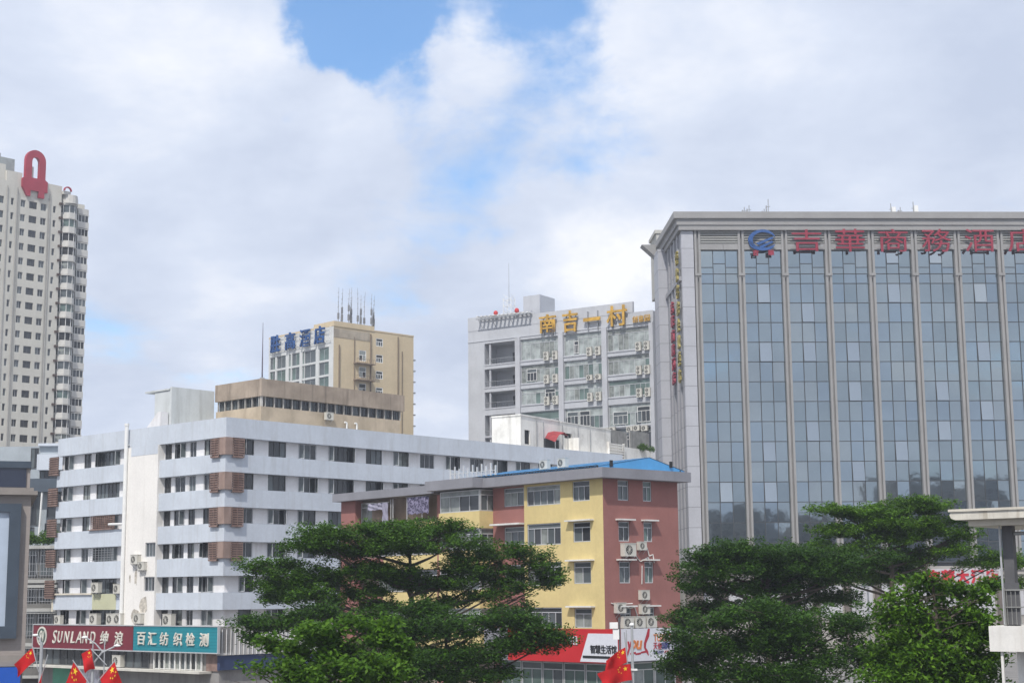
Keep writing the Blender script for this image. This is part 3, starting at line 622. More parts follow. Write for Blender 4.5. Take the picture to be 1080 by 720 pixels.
m_or = mat('orange_print', (.62, .20, .06), .6, .25, 2); m_crim = mat('crimson_print', (.42, .03, .05), .6); m_navy = mat('navy_print', (.04, .05, .20), .6)
letter(sg2, RIGHT, 'y', 1.1, 5.2, -1.205, .6, .95, .03, m_crim, .03, .25); letter(sg2, RIGHT, 'o', 1.55, 5.45, -1.205, .5, .6, .03, m_or, .03, .2); letter(sg2, RIGHT, 'u', 2.1, 5.4, -1.205, .6, .62, .03, m_or, .03, .2)
mb = MB(); pp = [(3.1, 6.5), (2.95, 5.98), (2.68, 5.5), (2.66, 5.2), (2.85, 4.95), (3.0, 4.65)]; ww = [.10, .17, .12, .10, .13, .03]
for i in range(5): mb.add([(pp[i][0]-ww[i], -1.215, pp[i][1]), (pp[i][0]+ww[i], -1.215, pp[i][1]), (pp[i+1][0]+ww[i+1], -1.215, pp[i+1][1]), (pp[i+1][0]-ww[i+1], -1.215, pp[i+1][1])], [(0, 1, 2, 3)])
for i, q in enumerate([(1.2, 4.85), (1.7, 4.8), (2.25, 4.9), (2.5, 4.95)][:-1]): mb.add([(q[0], -1.213, q[1]-.08), (q[0]+.55, -1.213, q[1]-.04), (q[0]+.55, -1.213, q[1]+.1), (q[0], -1.213, q[1]+.04)], [(0, 1, 2, 3)])
mb.build('brush_stroke', m_crim, sg2)
for i, ch in enumerate('TUASG'): letter(sg2, RIGHT, ch, 3.72+i*.36, 5.85, -1.205, .32, .5, .03, (m_or, m_or, m_or, m_crim, m_crim)[i], .008)
for i, ch in enumerate('天使国际'): letter(sg2, RIGHT, ch, 3.72+i*.43, 5.28, -1.205, .4, .46, .03, (m_crim, m_crim, m_navy, m_navy)[i], .004)
for i, ch in enumerate('COMPANY'): letter(sg2, RIGHT, ch, 3.62+i*.27, 4.85, -1.205, .2, .2, .03, m_navy if i < 4 else m_crim, .0)
# ================================================================== grey office block with gold rooftop characters
FN = Frame(689, 343, 275, 33)
m_ngrey = mat('blue_grey_tile', (.475, .49, .52), .7, .06, .25, .22, (.30, .31, .34)); m_npil = mat('light_grey_pillar', (.47, .48, .51), .75, .06, .4, .4, (.31, .31, .33))
nb = thing('office_building', 'blue grey office block with open corner balconies under gold rooftop characters', 'building', FN.o, FN.rz)
NZ = [(52.35, 56.4), (48.0, 51.42), (43.95, 47.0), (38.6, 42.55), (34.2, 38.2), (29.8, 33.8), (25.4, 29.4), (21, 25), (16.6, 20.6), (12.2, 16.2), (7.8, 11.8), (3.4, 7.4)]
NY = [(.85, 9.55), (10.65, 18.85), (19.95, 28.4)]; BY = (29.5, 36.6)
mb = MB(); holes = [(a, b, z0, z1) for z0, z1 in NZ for a, b in NY]+[(BY[0], BY[1], z0, z1) for z0, z1 in NZ]
wall(mb, LEFT, 0, 40.4, 0, 59.1, holes, 0, .35)
mb.quad((0, 40.4, 0), (24, 40.4, 0), (24, 40.4, 59), (0, 40.4, 59)); mb.quad((0, 0, 0), (24, 0, 0), (24, 0, 59), (0, 0, 59)); mb.quad((24, 0, 0), (24, 40.4, 0), (24, 40.4, 59), (24, 0, 59)); mb.quad((.4, 0, 58.4), (24, 0, 58.4), (24, 40.4, 58.4), (.4, 40.4, 58.4))
mb.build('wall', m_ngrey, nb)
mb = MB(); mb.box(-.05, .5, 4.1, 26, 59.1, 61.1); mb.box(-.05, .5, 26.0, 40.42, 59.102, 61.8); mb.box(.5, 12, 39.9, 40.42, 59.1, 61.8); mb.box(-.1, .12, 0, 40.45, 56.9, 57.05); mb.build('parapet', m_ngrey, nb)
mb = MB()
for a, b in ((0, .85), (9.55, 10.65), (18.85, 19.95), (28.4, 29.5)): mb.box(-.28, -.003, a+.02, b-.02, 0, 56.85)
mb.build('pillar', m_npil, nb)
mb = MB()
for z0, z1 in NZ[:8]: mb.box(-.12, -.004, .9, 28.35, z0-.22, z0-.05); mb.box(-.1, -.004, 29.55, 36.6, z0-.25, z0-.02)
mb.build('sill', m_npil, nb)
stuff = MB()
for i, (z0, z1) in enumerate(NZ):
    for k, (a, b) in enumerate(NY):
        gm = {0: [g_pale, g_curt, g_pale], 1: [g_green, g_pale, g_curt], 2: [g_pale, g_curt, g_green], 3: [g_green, g_mid, g_pale]}.get(i, [g_mid, g_dark])
        if i < 6: window(nb, LEFT, (a+b)/2, (z0+z1)/2, .28, b-a-.02, z1-z0-.02, 8, .9 if i != 3 else 1.6, m_frame, gm, seed=i*3+k, pane=True, t=.09)
        else: window_stuff(stuff, LEFT, (a+b)/2, (z0+z1)/2, .3, b-a, z1-z0, 0, 1, 6)
    if i < 5:
        y, w = [(22.0, 1.9), (26.2, 2.2), (14.5, 1.8), (16.4, 2.4), (5.5, 2.0)][i], 1
        c = [(16.2, 1.0), (26.0, 2.2), (22, 2.2), (7.2, 3.0), (5, 2)][i]
        window(nb, LEFT, c[0], z0+1.5, .18, c[1], 2.3, 3, .7, m_white, [g_dark, g_dark, g_mid], seed=i, t=.08)
        if i == 3:
            for c in ((2.4, 2.6), (14.6, 2.2), (17.2, 2.4)): window(nb, LEFT, c[0], z0+1.9, .16, c[1], 2.8, 3, .8, m_white, [g_dark, g_dark, g_mid], seed=i, t=.08)
kindof(stuff.build('window_row', [m_frame, g_mid], nb), 'stuff')
m_balc = mat('balcony_plaster', (.40, .41, .43), .85, .06, .4, .3, (.26, .26, .28))
for i, (z0, z1) in enumerate(NZ[:6]):
    mb = MB(); mb.box(4.2, 4.4, 29.4, 36.7, z0, z1+.1); mb.box(.36, 4.2, 29.4, 36.7, z0-.3, z0-.002, 0); mb.box(.36, 4.2, 29.4, 36.7, z1+.002, z1+.3, 0); mb.box(.36, 4.2, 36.6, 36.75, z0, z1); mb.box(.36, 4.2, 29.35, 29.5, z0, z1)
    mb.box(4.1, 4.19, 30.4, 31.6, z0+.6, z0+2.9, 1); mb.box(4.1, 4.19, 31.9, 32.8, z0+.9, z0+2.5, 1); mb.box(.2, .5, 35.3, 35.65, z0, z1)
    for k in range(12): mb.box(.18, .22, 29.6+.58*k-.02, 29.6+.58*k+.02, z0, z0+1.0, 2)
    mb.box(.16, .24, 29.5, 36.6, z0+1.0, z0+1.06, 2); mb.build('balcony', [m_balc, m_dark, m_steel], nb)
mb = MB(); mb.box(1.5, 7.0, 24.9, 28.6, 58.4, 65.0); mb.build('lift_house', m_ngrey, nb)
G = 'tall air conditioners on the grey office block'
bayn = ['bay beside the glass hotel', 'middle bay', 'bay beside the balconies']
rown = ['top', 'second', 'third']
for i in range(3):
    for k, (y0, y1) in enumerate(((1.2, 2.9), (11.3, 13.1), (20.5, 22.4))):
        for j, y in enumerate((y1, y0)):
            ac_unit(FN, LEFT, y, NZ[i][0]-.45 if not (i == 1 and k == 1) else NZ[i][0]-.6, -.2, '%s air conditioner of the %s storey pair, grey block, %s' % (('left', 'right')[j], rown[i], bayn[k]), G, 'tall' if not (i == 1 and k == 1) else 'wide', 1.08 if not (i == 1 and k == 1) else 1.3)
G = 'small air conditioners along the ledge of the grey office block'
for j, y in enumerate((2.0, 3.6, 5.0, 8.6, 10.0, 11.4, 13.4, 15.2)):
    ac_unit(FN, LEFT, y, NZ[3][0]-1.2+(j % 2)*.1, -.15, 'small air conditioner on the lowest visible ledge of the grey block, %s from the right' % ('first', 'second', 'third', 'fourth', 'fifth', 'sixth', 'seventh', 'eighth')[j], G, 'wide', 1.35)
m_gold = mat('gold_letter', (.62, .36, .055), .4, .25, 1.0, metal=.35)
gs = thing('rooftop_characters', 'four large gold characters along the parapet of the grey block', 'sign', FN.o, FN.rz)
for ch, y0, y1, z0, z1 in (('南', 20.1, 23.7, 57.05, 60.5), ('吉', 15.4, 18.6, 56.7, 60.7), ('一', 10.6, 14.1, 58.0, 59.2), ('村', 5.0, 9.2, 56.8, 60.6)):
    letter(gs, LEFT, ch, (y0+y1)/2, (z0+z1)/2, -.45, y1-y0, z1-z0, .35, m_gold, .012)
mb = MB()
for y in (21, 23, 16, 18, 11.3, 13.4, 6, 8.3): mb.box(-.44, -.06, y-.05, y+.05, 56.6, 60.2)
mb.build_each('support_rail', m_steel, gs)
gs2 = thing('rooftop_characters', 'row of small gold characters at the right end of the grey block parapet', 'sign', FN.o, FN.rz)
for i, ch in enumerate('创意园'): letter(gs2, LEFT, ch, 3.5-i*1.25, 57.7, -.3, 1.05, 1.2, .2, m_gold, .006)
mb = MB(); mb.box(-.29, -.06, .4, 4.0, 57.0, 57.08); mb.build('support_rail', m_steel, gs2)
pg = thing('pergola', 'slatted white canopy projecting from the roof edge of the grey block', 'pergola', FN.o, FN.rz)
mb = MB()
for k in range(13): mb.box(-1.6, .4, 25.6+.95*k, 26.0+.95*k, 61.15+.03*k, 61.3+.03*k)
mb.build('slat', m_white, pg)
mb = MB(); mb.box(-1.5, -1.4, 25.5, 37.6, 60.98, 61.14); mb.box(-.4, -.3, 25.5, 37.6, 60.98, 61.14)
for y in (26, 30, 34, 37): mb.tube((-1.45, y, 61.0), (-.06, y, 59.6), .05)
mb.build('beam', m_steel, pg)
lm = thing('lattice_mast', 'short white lattice mast with a long thin aerial on the grey block roof', 'mast', FN.w(2.2, 32.3, 61.8), FN.rz)
mb = MB()
for x in (-.7, .7):
    for y in (-.9, .9): mb.tube((x, y, -3.4), (x, y, 3.4), .06)
for k in range(5):
    z = -1.6+k*1.15
    for a, b in (((-.7, -.9), (-.7, .9)), ((-.7, .9), (.7, .9)), ((.7, .9), (.7, -.9)), ((.7, -.9), (-.7, -.9))): mb.tube((a[0], a[1], z), (b[0], b[1], z), .04); mb.tube((a[0], a[1], z), (b[0], b[1], z+1.05), .03)
mb.build('lattice', m_white, lm); mb = MB(); mb.tube((0, 0, 2), (0, 0, 10.3), .07, .03); mb.build('aerial', m_steel, lm)
m_redl = mat('red_lantern', (.52, .04, .04), .5)
for y, l in ((33.6, 'red round lantern at the left of the roof pergola'), (28.8, 'red round lantern at the right of the roof pergola')):
    q = thing('lantern', l, 'lantern', FN.w(-.5, y, 61.45), FN.rz, 'red lanterns on the roof pergola'); mb = MB(); mb.ball((0, 0, .55), .45, .45, .52, 12); mb.build('globe', m_redl, q); mb = MB(); mb.tube((0, 0, 0), (0, 0, .1), .3, n=8); mb.build('base', m_steel, q)

# ================================================================== weathered white building in front of it
FO = Frame(549, 437, 205, 33)
m_old = mat('weathered_white', (.80, .785, .74), .9, .07, .35, .5, (.34, .32, .29), patch=.4, pcol=(.46, .44, .40), bump=.15)
ob = thing('old_building', 'weathered white windowless building with stained walls under the grey office block', 'building', FO.o, FO.rz)
mb = MB()
wall(mb, RIGHT, 0, 24.2, 0, 32.3, [(.95, 2.3, 28.6, 30.5), (11.2, 13.2, 30.2, 30.9)], 0, .3); wall(mb, LEFT, 0, 4.6, 0, 32.3, [], 0); wall(mb, RIGHT, 24.2, 37, 0, 30.2, [(31, 33.6, 25.9, 26.9)], -.02, .3)
mb.quad((0, 4.6, 0), (24.2, 4.6, 0), (24.2, 4.6, 32.3), (0, 4.6, 32.3)); mb.quad((0, 0, 31.7), (24.2, 0, 31.7), (24.2, 4.6, 31.7), (0, 4.6, 31.7)); mb.quad((24.2, -.02, 30), (37, -.02, 30), (37, 9, 30), (24.2, 9, 30)); mb.quad((24.2, 0, 30), (24.2, 4.6, 30), (24.2, 4.6, 32.3), (24.2, 0, 32.3))
mb.quad((37, 0, 0), (37, 9, 0), (37, 9, 30), (37, 0, 30)); mb.build('wall', m_old, ob)
mb = MB(); mb.box(-.1, .25, -.1, 4.6, 32.3, 32.5); mb.box(.25, 10, -.1, .2, 32.3, 32.5); mb.box(10.3, 24.2, -.08, .2, 32.3, 32.42); mb.build('parapet', m_old, ob)
mb = MB(); mb.box(.97, 2.28, .2, .24, 28.6, 30.5); mb.box(11.2, 13.2, .25, .29, 30.2, 30.9); mb.box(31, 33.6, .25, .29, 25.9, 26.9); mb.build_each('opening', m_dark, ob)
mb = MB(); mb.box(8.6, 24, -1.8, -.02, 0, 28.3); mb.box(12.0, 12.2, -1.84, -.0, 28.3, 30.2); mb.box(5.4, 8.59, -1.2, -.02, 0, 27.9); mb.build('annex', m_old, ob)
mb = MB()
for k in range(9): mb.box(23.2, 27.6, -.35, -.25, 27.0+.4*k, 27.2+.4*k)
mb.box(23.1, 23.2, -.36, -.03, 26.9, 30.6); mb.box(27.6, 27.7, -.36, -.03, 26.9, 30.6); mb.build('louvre', m_old, ob)
mb = MB(); mb.box(24.3, 29.6, .3, .5, 30.2, 32.5); mb.box(30.6, 36.6, .3, .5, 30.2, 32.9); mb.build('roof_screen', mat('grey_screen', (.26, .255, .24), .8, .2, 1, .5, (.14, .13, .12)), ob)
mb = MB()
for x in (3.9, 5.6, 10.6, 14.8, 18.2): mb.tube((x, -.08, 27), (x, -.08, 31.9), .06)
mb.build_each('pipe', m_steel, ob)
tp = thing('awning', 'ragged red tarpaulin awning over a dark gap on the weathered white building', 'awning', FO.o, FO.rz)
mb = MB(); mb.add([(5.6, -1.9, 29.1), (6.6, -1.9, 30.1), (8.2, -1.85, 30.6), (9.4, -1.7, 30.2), (6.0, -.05, 29.8), (6.8, -.05, 30.6), (8.3, -.05, 30.9), (9.5, -.05, 30.6)], [(0, 1, 5, 4), (1, 2, 6, 5), (2, 3, 7, 6)]); mb.build('cover', mat('red_tarpaulin', (.30, .045, .05), .8, .25, 2), tp)
mb = MB(); mb.box(5.7, 9.2, -.3, -.06, 28.0, 29.7); mb.build('dark_gap', m_dark, tp)
mb = MB(); mb.tube((5.7, -1.85, 27.9), (5.7, -1.85, 29.2), .06); mb.tube((9.3, -1.7, 28.3), (9.3, -1.7, 30.2), .06); mb.build_each('post', m_steel, tp)

# ================================================================== tan hotel tower
FT = Frame(352, 345, 280, 46)
m_tan = mat('tan_render', (.61, .50, .335), .85, .06, .2, .25, (.38, .29, .19)); m_tile = mat('white_tile', (.60, .61, .60), .6, .06, .5, .2, (.42, .43, .42))
tb = thing('hotel_tower', 'tan tower with a white tiled window front, blue characters and rooftop aerials', 'building', FT.o, FT.rz)
TZ = [(51.55-2.72*i+.0, 53.95-2.72*i) for i in range(17)]
TY = [(18.2, 19.9), (14.8, 17.7), (13.2, 13.85), (10.4, 12.9), (9.0, 9.6), (5.4, 8.9), (1.4, 4.4)]
mb = MB(); wall(mb, LEFT, 0, 20.3, 0, 57.6, [(a, b, z0, z1) for z0, z1 in TZ for a, b in TY], 0, .25); mb.build('tiled_front', m_tile, tb)
for i, (z0, z1) in enumerate(TZ[:5]):
    for k, (a, b) in enumerate(TY): window(tb, LEFT, (a+b)/2, (z0+z1)/2, .15, b-a-.02, z1-z0-.02, 1 if b-a < 1.6 else 2, 0, m_frame, [g_green, g_mid], seed=k+i, t=.07)
stuff = MB()
for z0, z1 in TZ[5:]:
    for a, b in TY: window_stuff(stuff, LEFT, (a+b)/2, (z0+z1)/2, .2, b-a, z1-z0, 0, 1, 1)
kindof(stuff.build('window_row', [m_frame, g_green], tb), 'stuff')
mb = MB()
sm = [(9.9, 11.6, z, z+1.5) for z in [54.9-3.08*i for i in range(17)] if z > 1]
sm2 = [(5.9, 7.6, z, z+2.0) for z in [51.75-3.08*i for i in range(16)] if z > 1]
wall(mb, RIGHT, 0, 19.1, 0, 57.6, sm+sm2, 0, .2); mb.quad((19.1, 0, 0), (19.1, 20.3, 0), (19.1, 20.3, 57.6), (19.1, 0, 57.6)); mb.quad((0, 20.3, 0), (19.1, 20.3, 0), (19.1, 20.3, 57.6), (0, 20.3, 57.6)); mb.quad((0, 0, 57), (19.1, 0, 57), (19.1, 20.3, 57), (0, 20.3, 57))
mb.build('tan_wall', m_tan, tb)
mb = MB(); mb.box(-.05, 9.4, -.12, 6, 57.6, 58.55); mb.box(9.45, 19.15, -.06, .3, 57.6, 57.85); mb.box(-.05, .3, 6.05, 20.3, 57.6, 57.95); mb.build('parapet', m_tan, tb)
mb = MB(); mb.box(-.02, 8.4, -.05, -.004, 55.6, 57.2); mb.build('damp_band', mat('damp_band', (.40, .345, .27), .9, .2, .5, .8, (.24, .225, .2)), tb)
for i, (a, b, c, d) in enumerate(sm[:4]): window(tb, RIGHT, (a+b)/2, (c+d)/2, .05, b-a, d-c, 3, .6, m_white, [g_dark, g_mid], seed=i, t=.12)
for i, (a, b, c, d) in enumerate(sm2[:4]): window(tb, RIGHT, (a+b)/2, (c+d)/2, .05, b-a, d-c, 2, .9, m_white, [g_dark, g_pale], seed=i, t=.12)
for i in range(4):
    z = 51.4-3.08*i
    mb = MB(); mb.box(4.6, 9.0, -1.1, -.004, z-.3, z-.12)
    for k in range(10): mb.box(4.62+.48*k, 4.66+.48*k, -1.08, -1.04, z-.12, z+.55)
    mb.box(4.6, 9.0, -1.09, -1.03, z+.55, z+.6); mb.build('fire_balcony', mat('rusty_rail', (.27, .21, .16), .9, .2, 1) if i == 0 else MATS['rusty_rail'], tb)
mb = MB()
for x, z1, r in ((1.25, 54.2, .13), (4.75, 56.0, .08), (8.6, 57.0, .14), (15.2, 57.2, .12), (16.2, 54.5, .08)): mb.tube((x, -.12, 20), (x, -.12, z1), r)
mb.build('drainpipe', mat('brown_pipe', (.20, .155, .115), .8), tb)
mb = MB()
for i in range(12): mb.box(19.0, 19.5, -.15, .4, 53-2.1*i, 53.25-2.1*i)
mb.build_each('corner_trim', m_steel, tb)
m_bl = mat('blue_letter', (.018, .075, .235), .5, .12, 1.0)
ts = thing('rooftop_characters', 'four large dark blue characters on the white top of the tan tower', 'sign', FT.o, FT.rz)
for ch, y in zip('胜高酒店', (17.55, 12.8, 8.15, 3.65)): letter(ts, LEFT, ch, y, 56.35, -.35, 3.1, 3.3, .3, m_bl, .014)
mb = MB()
for z in (55.0, 55.5, 56.6, 57.4): mb.box(-.34, -.28, .6, 19.6, z, z+.06)
for y in np.arange(.8, 19.8, 1.58): mb.box(-.27, -.03, y-.03, y+.03, 54.8, 57.6)
mb.build('support_rail', m_white, ts)
G = 'aerials on the roof of the tan tower'
ra = random.Random(5)
for i, (u, vt, x) in enumerate([(355.5, 314, .8), (361, 323, 1.5), (362.8, 313, 2.2), (366.3, 314, 2.9), (370.5, 311, 3.5), (372.5, 322, 3.9), (376, 311, 4.6), (381, 319, 5.5), (386.5, 313, 6.4), (390.5, 316, 7.2), (395, 317, 8.4), (396, 332, 8.8)]):
    p = FT.w((u-345.8)/4.49, 1.5+.5*(i % 3), 58.5); h = 2.2+(346-vt)*.145
    o = thing('aerial', ('thin aerial', 'tall lattice aerial', 'aerial with panel boxes')[i % 3]+' on the tan tower roof, '+('first', 'second', 'third', 'fourth', 'fifth', 'sixth', 'seventh', 'eighth', 'ninth', 'tenth', 'eleventh', 'twelfth')[i]+' from the left', 'aerial', p, FT.rz, G)
    mb = MB(); mb.tube((0, 0, 0), (0, 0, h*.6), .06, .05); mb.tube((0, 0, h*.6), (ra.uniform(-.1, .25), 0, h), .04, .025)
    if i % 3 == 1:
        for d in ((.2, .1), (-.2, .1), (0, -.2)): mb.tube((d[0], d[1], 0), (d[0]*.5, d[1]*.5, h*.5), .045)
        for k in range(5): mb.tube((-.2, 0, h*.1*k), (.2, 0, h*.1*(k+1)), .03)
    for k in range(4): mb.tube((-.18, 0, h*(.45+.13*k)), (.18, 0, h*(.47+.13*k)), .03)
    mb.build('mast', mat('aerial_grey', (.22, .225, .24), .6, .1) if i == 0 else MATS['aerial_grey'], o)
    mb = MB(); 
    for k in range(1+i % 2): mb.box(-.16+.05*k, .12, -.2, .12, h*(.12+.26*k), h*(.12+.26*k)+1.15)
    mb.build_each('panel_antenna', MATS['aerial_grey'], o)

# ================================================================== left apartment tower
FA = Frame(62, 218, 320, 43)
m_cream = mat('cream_render', (.58, .56, .50), .85, .05, .15, .22, (.38, .365, .33)); m_cream2 = mat('pale_balcony', (.57, .555, .52), .8, .06, .4, .3, (.40, .39, .37))
at_ = thing('apartment_tower', 'tall cream apartment tower with stacked rounded balconies at the left edge', 'building', FA.o, FA.rz)
PT = 3.05
ROW = [90.65-PT*i for i in range(29)]
CX = [(-11.0, -10.35), (-8.8, -7.7), (-6.85, -5.05), (-4.2, -2.9), (-1.3, -.62)]
CXL = [(-13.6, -12.6), (-17, -15.6)]
mb = MB(); wall(mb, RIGHT, -22, .6, 0, 94.2, [(a, b, z-1.5, z) for z in ROW if z > 3 for a, b in CX+CXL], 0, .3)
mb.quad((-22, 0, 0), (-22, 22, 0), (-22, 22, 95), (-22, 0, 95)); mb.quad((8, 3, 0), (8, 22, 0), (8, 22, 93), (8, 3, 93)); mb.quad((-22, 22, 0), (8, 22, 0), (8, 22, 93), (-22, 22, 93)); mb.quad((.6, 3, 0), (8, 3, 0), (8, 3, 93), (.6, 3, 93)); mb.quad((.6, 0, 0), (.6, 3, 0), (.6, 3, 94.2), (.6, 0, 94.2)); mb.quad((-22, 0, 93.6), (.6, 0, 93.6), (.6, 22, 93.6), (-22, 22, 93.6)); mb.quad((.6, 3, 92.9), (8, 3, 92.9), (8, 22, 92.9), (.6, 22, 92.9))
mb.build('wall', m_cream, at_)
mb = MB(); mb.box(-12.2, -8.7, .0, 1, 94.2, 96.3); mb.box(-2.9, .6, 0, 1, 94.2, 95.2); mb.box(-22, -12.22, .5, 3, 94.2, 97.6); mb.build_each('parapet', m_cream, at_)
mb = MB(); mb.box(-20, -8.9, 3, 6, 93.6, 99.8); mb.box(-19, -12, 3.2, 6, 99.8, 100.6); mb.build('roof_structure', mat('greenish_roof_screen', (.34, .37, .37), .8, .15, .6, .3, (.24, .26, .26)), at_)
stuff = MB()
for i, z in enumerate(ROW):
    if z < 3: break
    for k, (a, b) in enumerate(CX+CXL):
        w = b-a
        if i < 18 and k < 5: window(at_, RIGHT, (a+b)/2, z-.75, .2, w, 1.48, 1 if w < 1 else 2, 0, m_frame if k != 2 else m_frame_dark, [g_mid, g_dark] if k != 2 else [g_dark], seed=i+k*7, pane=False if False else True, t=.06)
        else: window_stuff(stuff, RIGHT, (a+b)/2, z-.75, .25, w, 1.48, 0, 1, 1)
kindof(stuff.build('window_row', [m_frame_dark, g_mid], at_), 'stuff')
def arcpts(x0, x1, d, n=9): return [((x0+x1)/2-(x1-x0)/2*math.cos(math.pi*k/n), 2.9-(2.9+d)*(math.sin(math.pi*k/n)**.6)) for k in range(n+1)]
bal = MB(); A1 = arcpts(.85, 4.95, .75, 5)
bal.slab(A1, 0, 1.15); bal.slab([(x, y) for x, y in arcpts(.75, 5.05, .9, 5)], 2.78, 2.98); bal.slab(arcpts(1.0, 4.8, .55, 5), 1.16, 2.77, 1)
for x, y in arcpts(.95, 4.85, .62, 5)[1:-1]: bal.box(x-.05, x+.05, y-.05, y+.05, 1.152, 2.775, 2)
bal.box(.05, .84, -.4, -.02, 2.5, 2.95, 3)
ba_me = bal.mesh('balcony', [m_cream2, g_mid, m_white, m_grilledark])
bal = MB(); bal.box(5.0, 7.7, .6, 2.98, 0, 1.35); bal.box(5.05, 7.6, .7, 2.97, 1.352, 2.75, 1)
for k in range(4): bal.box(5.1+.8*k, 5.18+.8*k, .62, .69, 1.352, 2.75, 2)
bal.box(5.0, 7.75, .55, 2.98, 2.752, 2.9); bb_me = bal.mesh('balcony', [m_cream2, g_dark, m_white])
def variants(me, glasses):
    out = []
    for g in glasses: c = me.copy(); c.materials[1] = g; out.append(c)
    return out
BAV = variants(ba_me, [g_mid, g_curt, m_dark, g_green]); BBV = variants(bb_me, [g_dark, g_mid, m_dark])
for i in range(29):
    z = 88.6-PT*i
    if z < 2: break
    link('balcony', BAV[(i*7+i//3) % 4], at_, (0, 0, z)); link('balcony', BBV[(i*5+i//4) % 3], at_, (0, 0, z-1.4))
mb = MB(); mb.slab(arcpts(.9, 4.9, 1.2), 91.7, 92.9); mb.slab(arcpts(1.0, 4.8, 1.1), 92.9, 93.5); mb.box(5.0, 7.6, .6, 3, 90.2, 91.4); mb.build('top_balcony', m_cream2, at_)
mb = MB()
for x in (-9.7, -2.1, -11.9): 
    mb.tube((x, -.1, 5), (x, -.1, 93), .11)
for x in (-9.2, -2.5): mb.tube((x, -.08, 5), (x, -.08, 92), .06)
mb.build('drainpipe', mat('grey_pipe', (.36, .35, .33), .8), at_)
m_arch = mat('red_arch_paint', (.36, .035, .06), .6, .08, .5)
ar = thing('rooftop_arch', 'red keyhole shaped arch standing on the roof edge of the cream tower', 'ornament', FA.o, FA.rz)
mb = MB(); cx = -6.0; n = 12
outer = [(cx-2.3, 95.6)]+[(cx-2.3*math.cos(math.pi*k/n), 99.35+2.3*math.sin(math.pi*k/n)) for k in range(n+1)]+[(cx+2.3, 95.6)]
inner = [(cx-.88, 95.6)]+[(cx-.88*math.cos(math.pi*k/n), 99.0+1.15*math.sin(math.pi*k/n)) for k in range(n+1)]+[(cx+.88, 95.6)]
for k in range(len(outer)-1):
    a, b, c, d = outer[k], outer[k+1], inner[k+1], inner[k]
    mb.add([(p[0], y, p[1]) for y in (-.6, .25) for p in (a, b, c, d)], [(0, 1, 2, 3), (4, 7, 6, 5), (0, 4, 5, 1), (2, 6, 7, 3)])
mb.prism([(cx-2.3, 95.6), (cx+2.3, 95.6), (cx+2.9, 95.2), (cx+2.9, 92.9), (cx+2.2, 92.9), (cx+2.2, 91.6), (cx+.9, 91.6), (cx+.9, 92.9), (cx-1.0, 92.9), (cx-1.0, 91.6), (cx-1.8, 91.6), (cx-2.9, 93.4), (cx-2.9, 95.2)], -.6, -.02)
mb.build('arch', m_arch, ar)
mb = MB(); mb.box(cx-.85, cx-.0, .3, .4, 95.7, 98.2); mb.build('back_plate', m_cream2, ar)
sa = thing('rooftop_arch', 'small red arched crest above the top rounded balcony of the cream tower', 'ornament', FA.o, FA.rz)
mb = MB()
for k in range(8):
    t0, t1 = math.pi*k/8, math.pi*(k+1)/8
    q = [(1.5+r*math.cos(t), 94.2+r*math.sin(t)) for r, t in ((.95, t0), (.95, t1), (.7, t1), (.7, t0))]
    mb.add([(p[0], y, p[1]) for y in (-1.0, -.6) for p in q], [(0, 1, 2, 3), (4, 7, 6, 5), (0, 4, 5, 1), (2, 6, 7, 3)])
mb.build('crest', m_arch, sa)
mb = MB(); mb.slab([(.65, -.58), (2.4, -.58), (2.4, 1.5), (.65, 1.5)], 93.5, 94.19); mb.build('base', m_cream2, sa)
# ================================================================== glass hotel
FH = Frame(735, 224.2, 240, 87.6)
m_stone = mat('pale_granite', (.285, .28, .275), .65, .06, .25, .15, (.29, .28, .27)); m_stone2 = mat('grey_panel_stone', (.40, .405, .435), .55, .05, .2, .12, (.32, .32, .34), lines=(3.13, .045, .7, (.10, .10, .11)))
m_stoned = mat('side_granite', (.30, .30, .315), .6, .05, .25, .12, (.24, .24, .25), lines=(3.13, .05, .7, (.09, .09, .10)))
m_mull = mat('dark_mullion', (.055, .06, .065), .5)
def mirror(name, col): return glass(name, col, .035, metal=1.0, wav=.06, var=.07, scale=.08)
GH = [mirror('mirror_glass', (.335, .385, .40)), mirror('mirror_glass_blue', (.315, .375, .41)), mirror('mirror_glass_grey', (.36, .40, .405)), mirror('mirror_glass_dark', (.295, .345, .36))]
g_open = mirror('open_sash_glass', (.42, .46, .48))
hb = thing('hotel_building', 'wide grey glass hotel block with stone pilasters and red characters along its cornice', 'building', FH.o, FH.rz)
NB = 9; BP = 6.94; HT = 68.36
mb = MB(); X1 = BP*NB+1
mb.box(-.9-2.9, X1, -.55, .6, 67.3, 68.36); mb.box(-3.3, X1, -.2, .7, 66.3, 67.298); mb.box(-3.0, X1, -.05, .8, 65.5, 66.298)
mb.box(-3.8, -2.7, .602, 22.5, 67.3, 68.36); mb.box(-3.3, -2.6, .702, 22, 66.3, 67.298); mb.box(-3.0, -2.55, .802, 21.6, 65.5, 66.298)
mb.prism([(-6.2, 67.9), (-3.0, 67.9), (-3.0, 65.8), (-3.9, 65.8)], 21.0, 23.5)
mb.build('cornice', m_stone, hb)
mb = MB()
for i in range(NB+1):
    x = i*BP
    for d in (-.31, .31): mb.box(x+d-.175, x+d+.175, .35, 1.2, 12, 65.5)
    mb.box(x-.134, x+.134, .8, 1.2, 12, 65.5); mb.box(x-.58, x+.58, .08, .24, 65.5, 67.0); mb.box(x-.52, x+.52, .2, .34, 58.2, 58.6)
    mb.box(x-.36, x+.36, -.02, .078, 65.9, 66.6, 0)
    o = mb.build('pilaster', m_stone, hb); mb = MB()
rg = random.Random(9)
lvl = [62.35, 59.65, 58.6, 57.05]; z = 57.05
while z > 14: z -= 3.13; lvl.append(z)
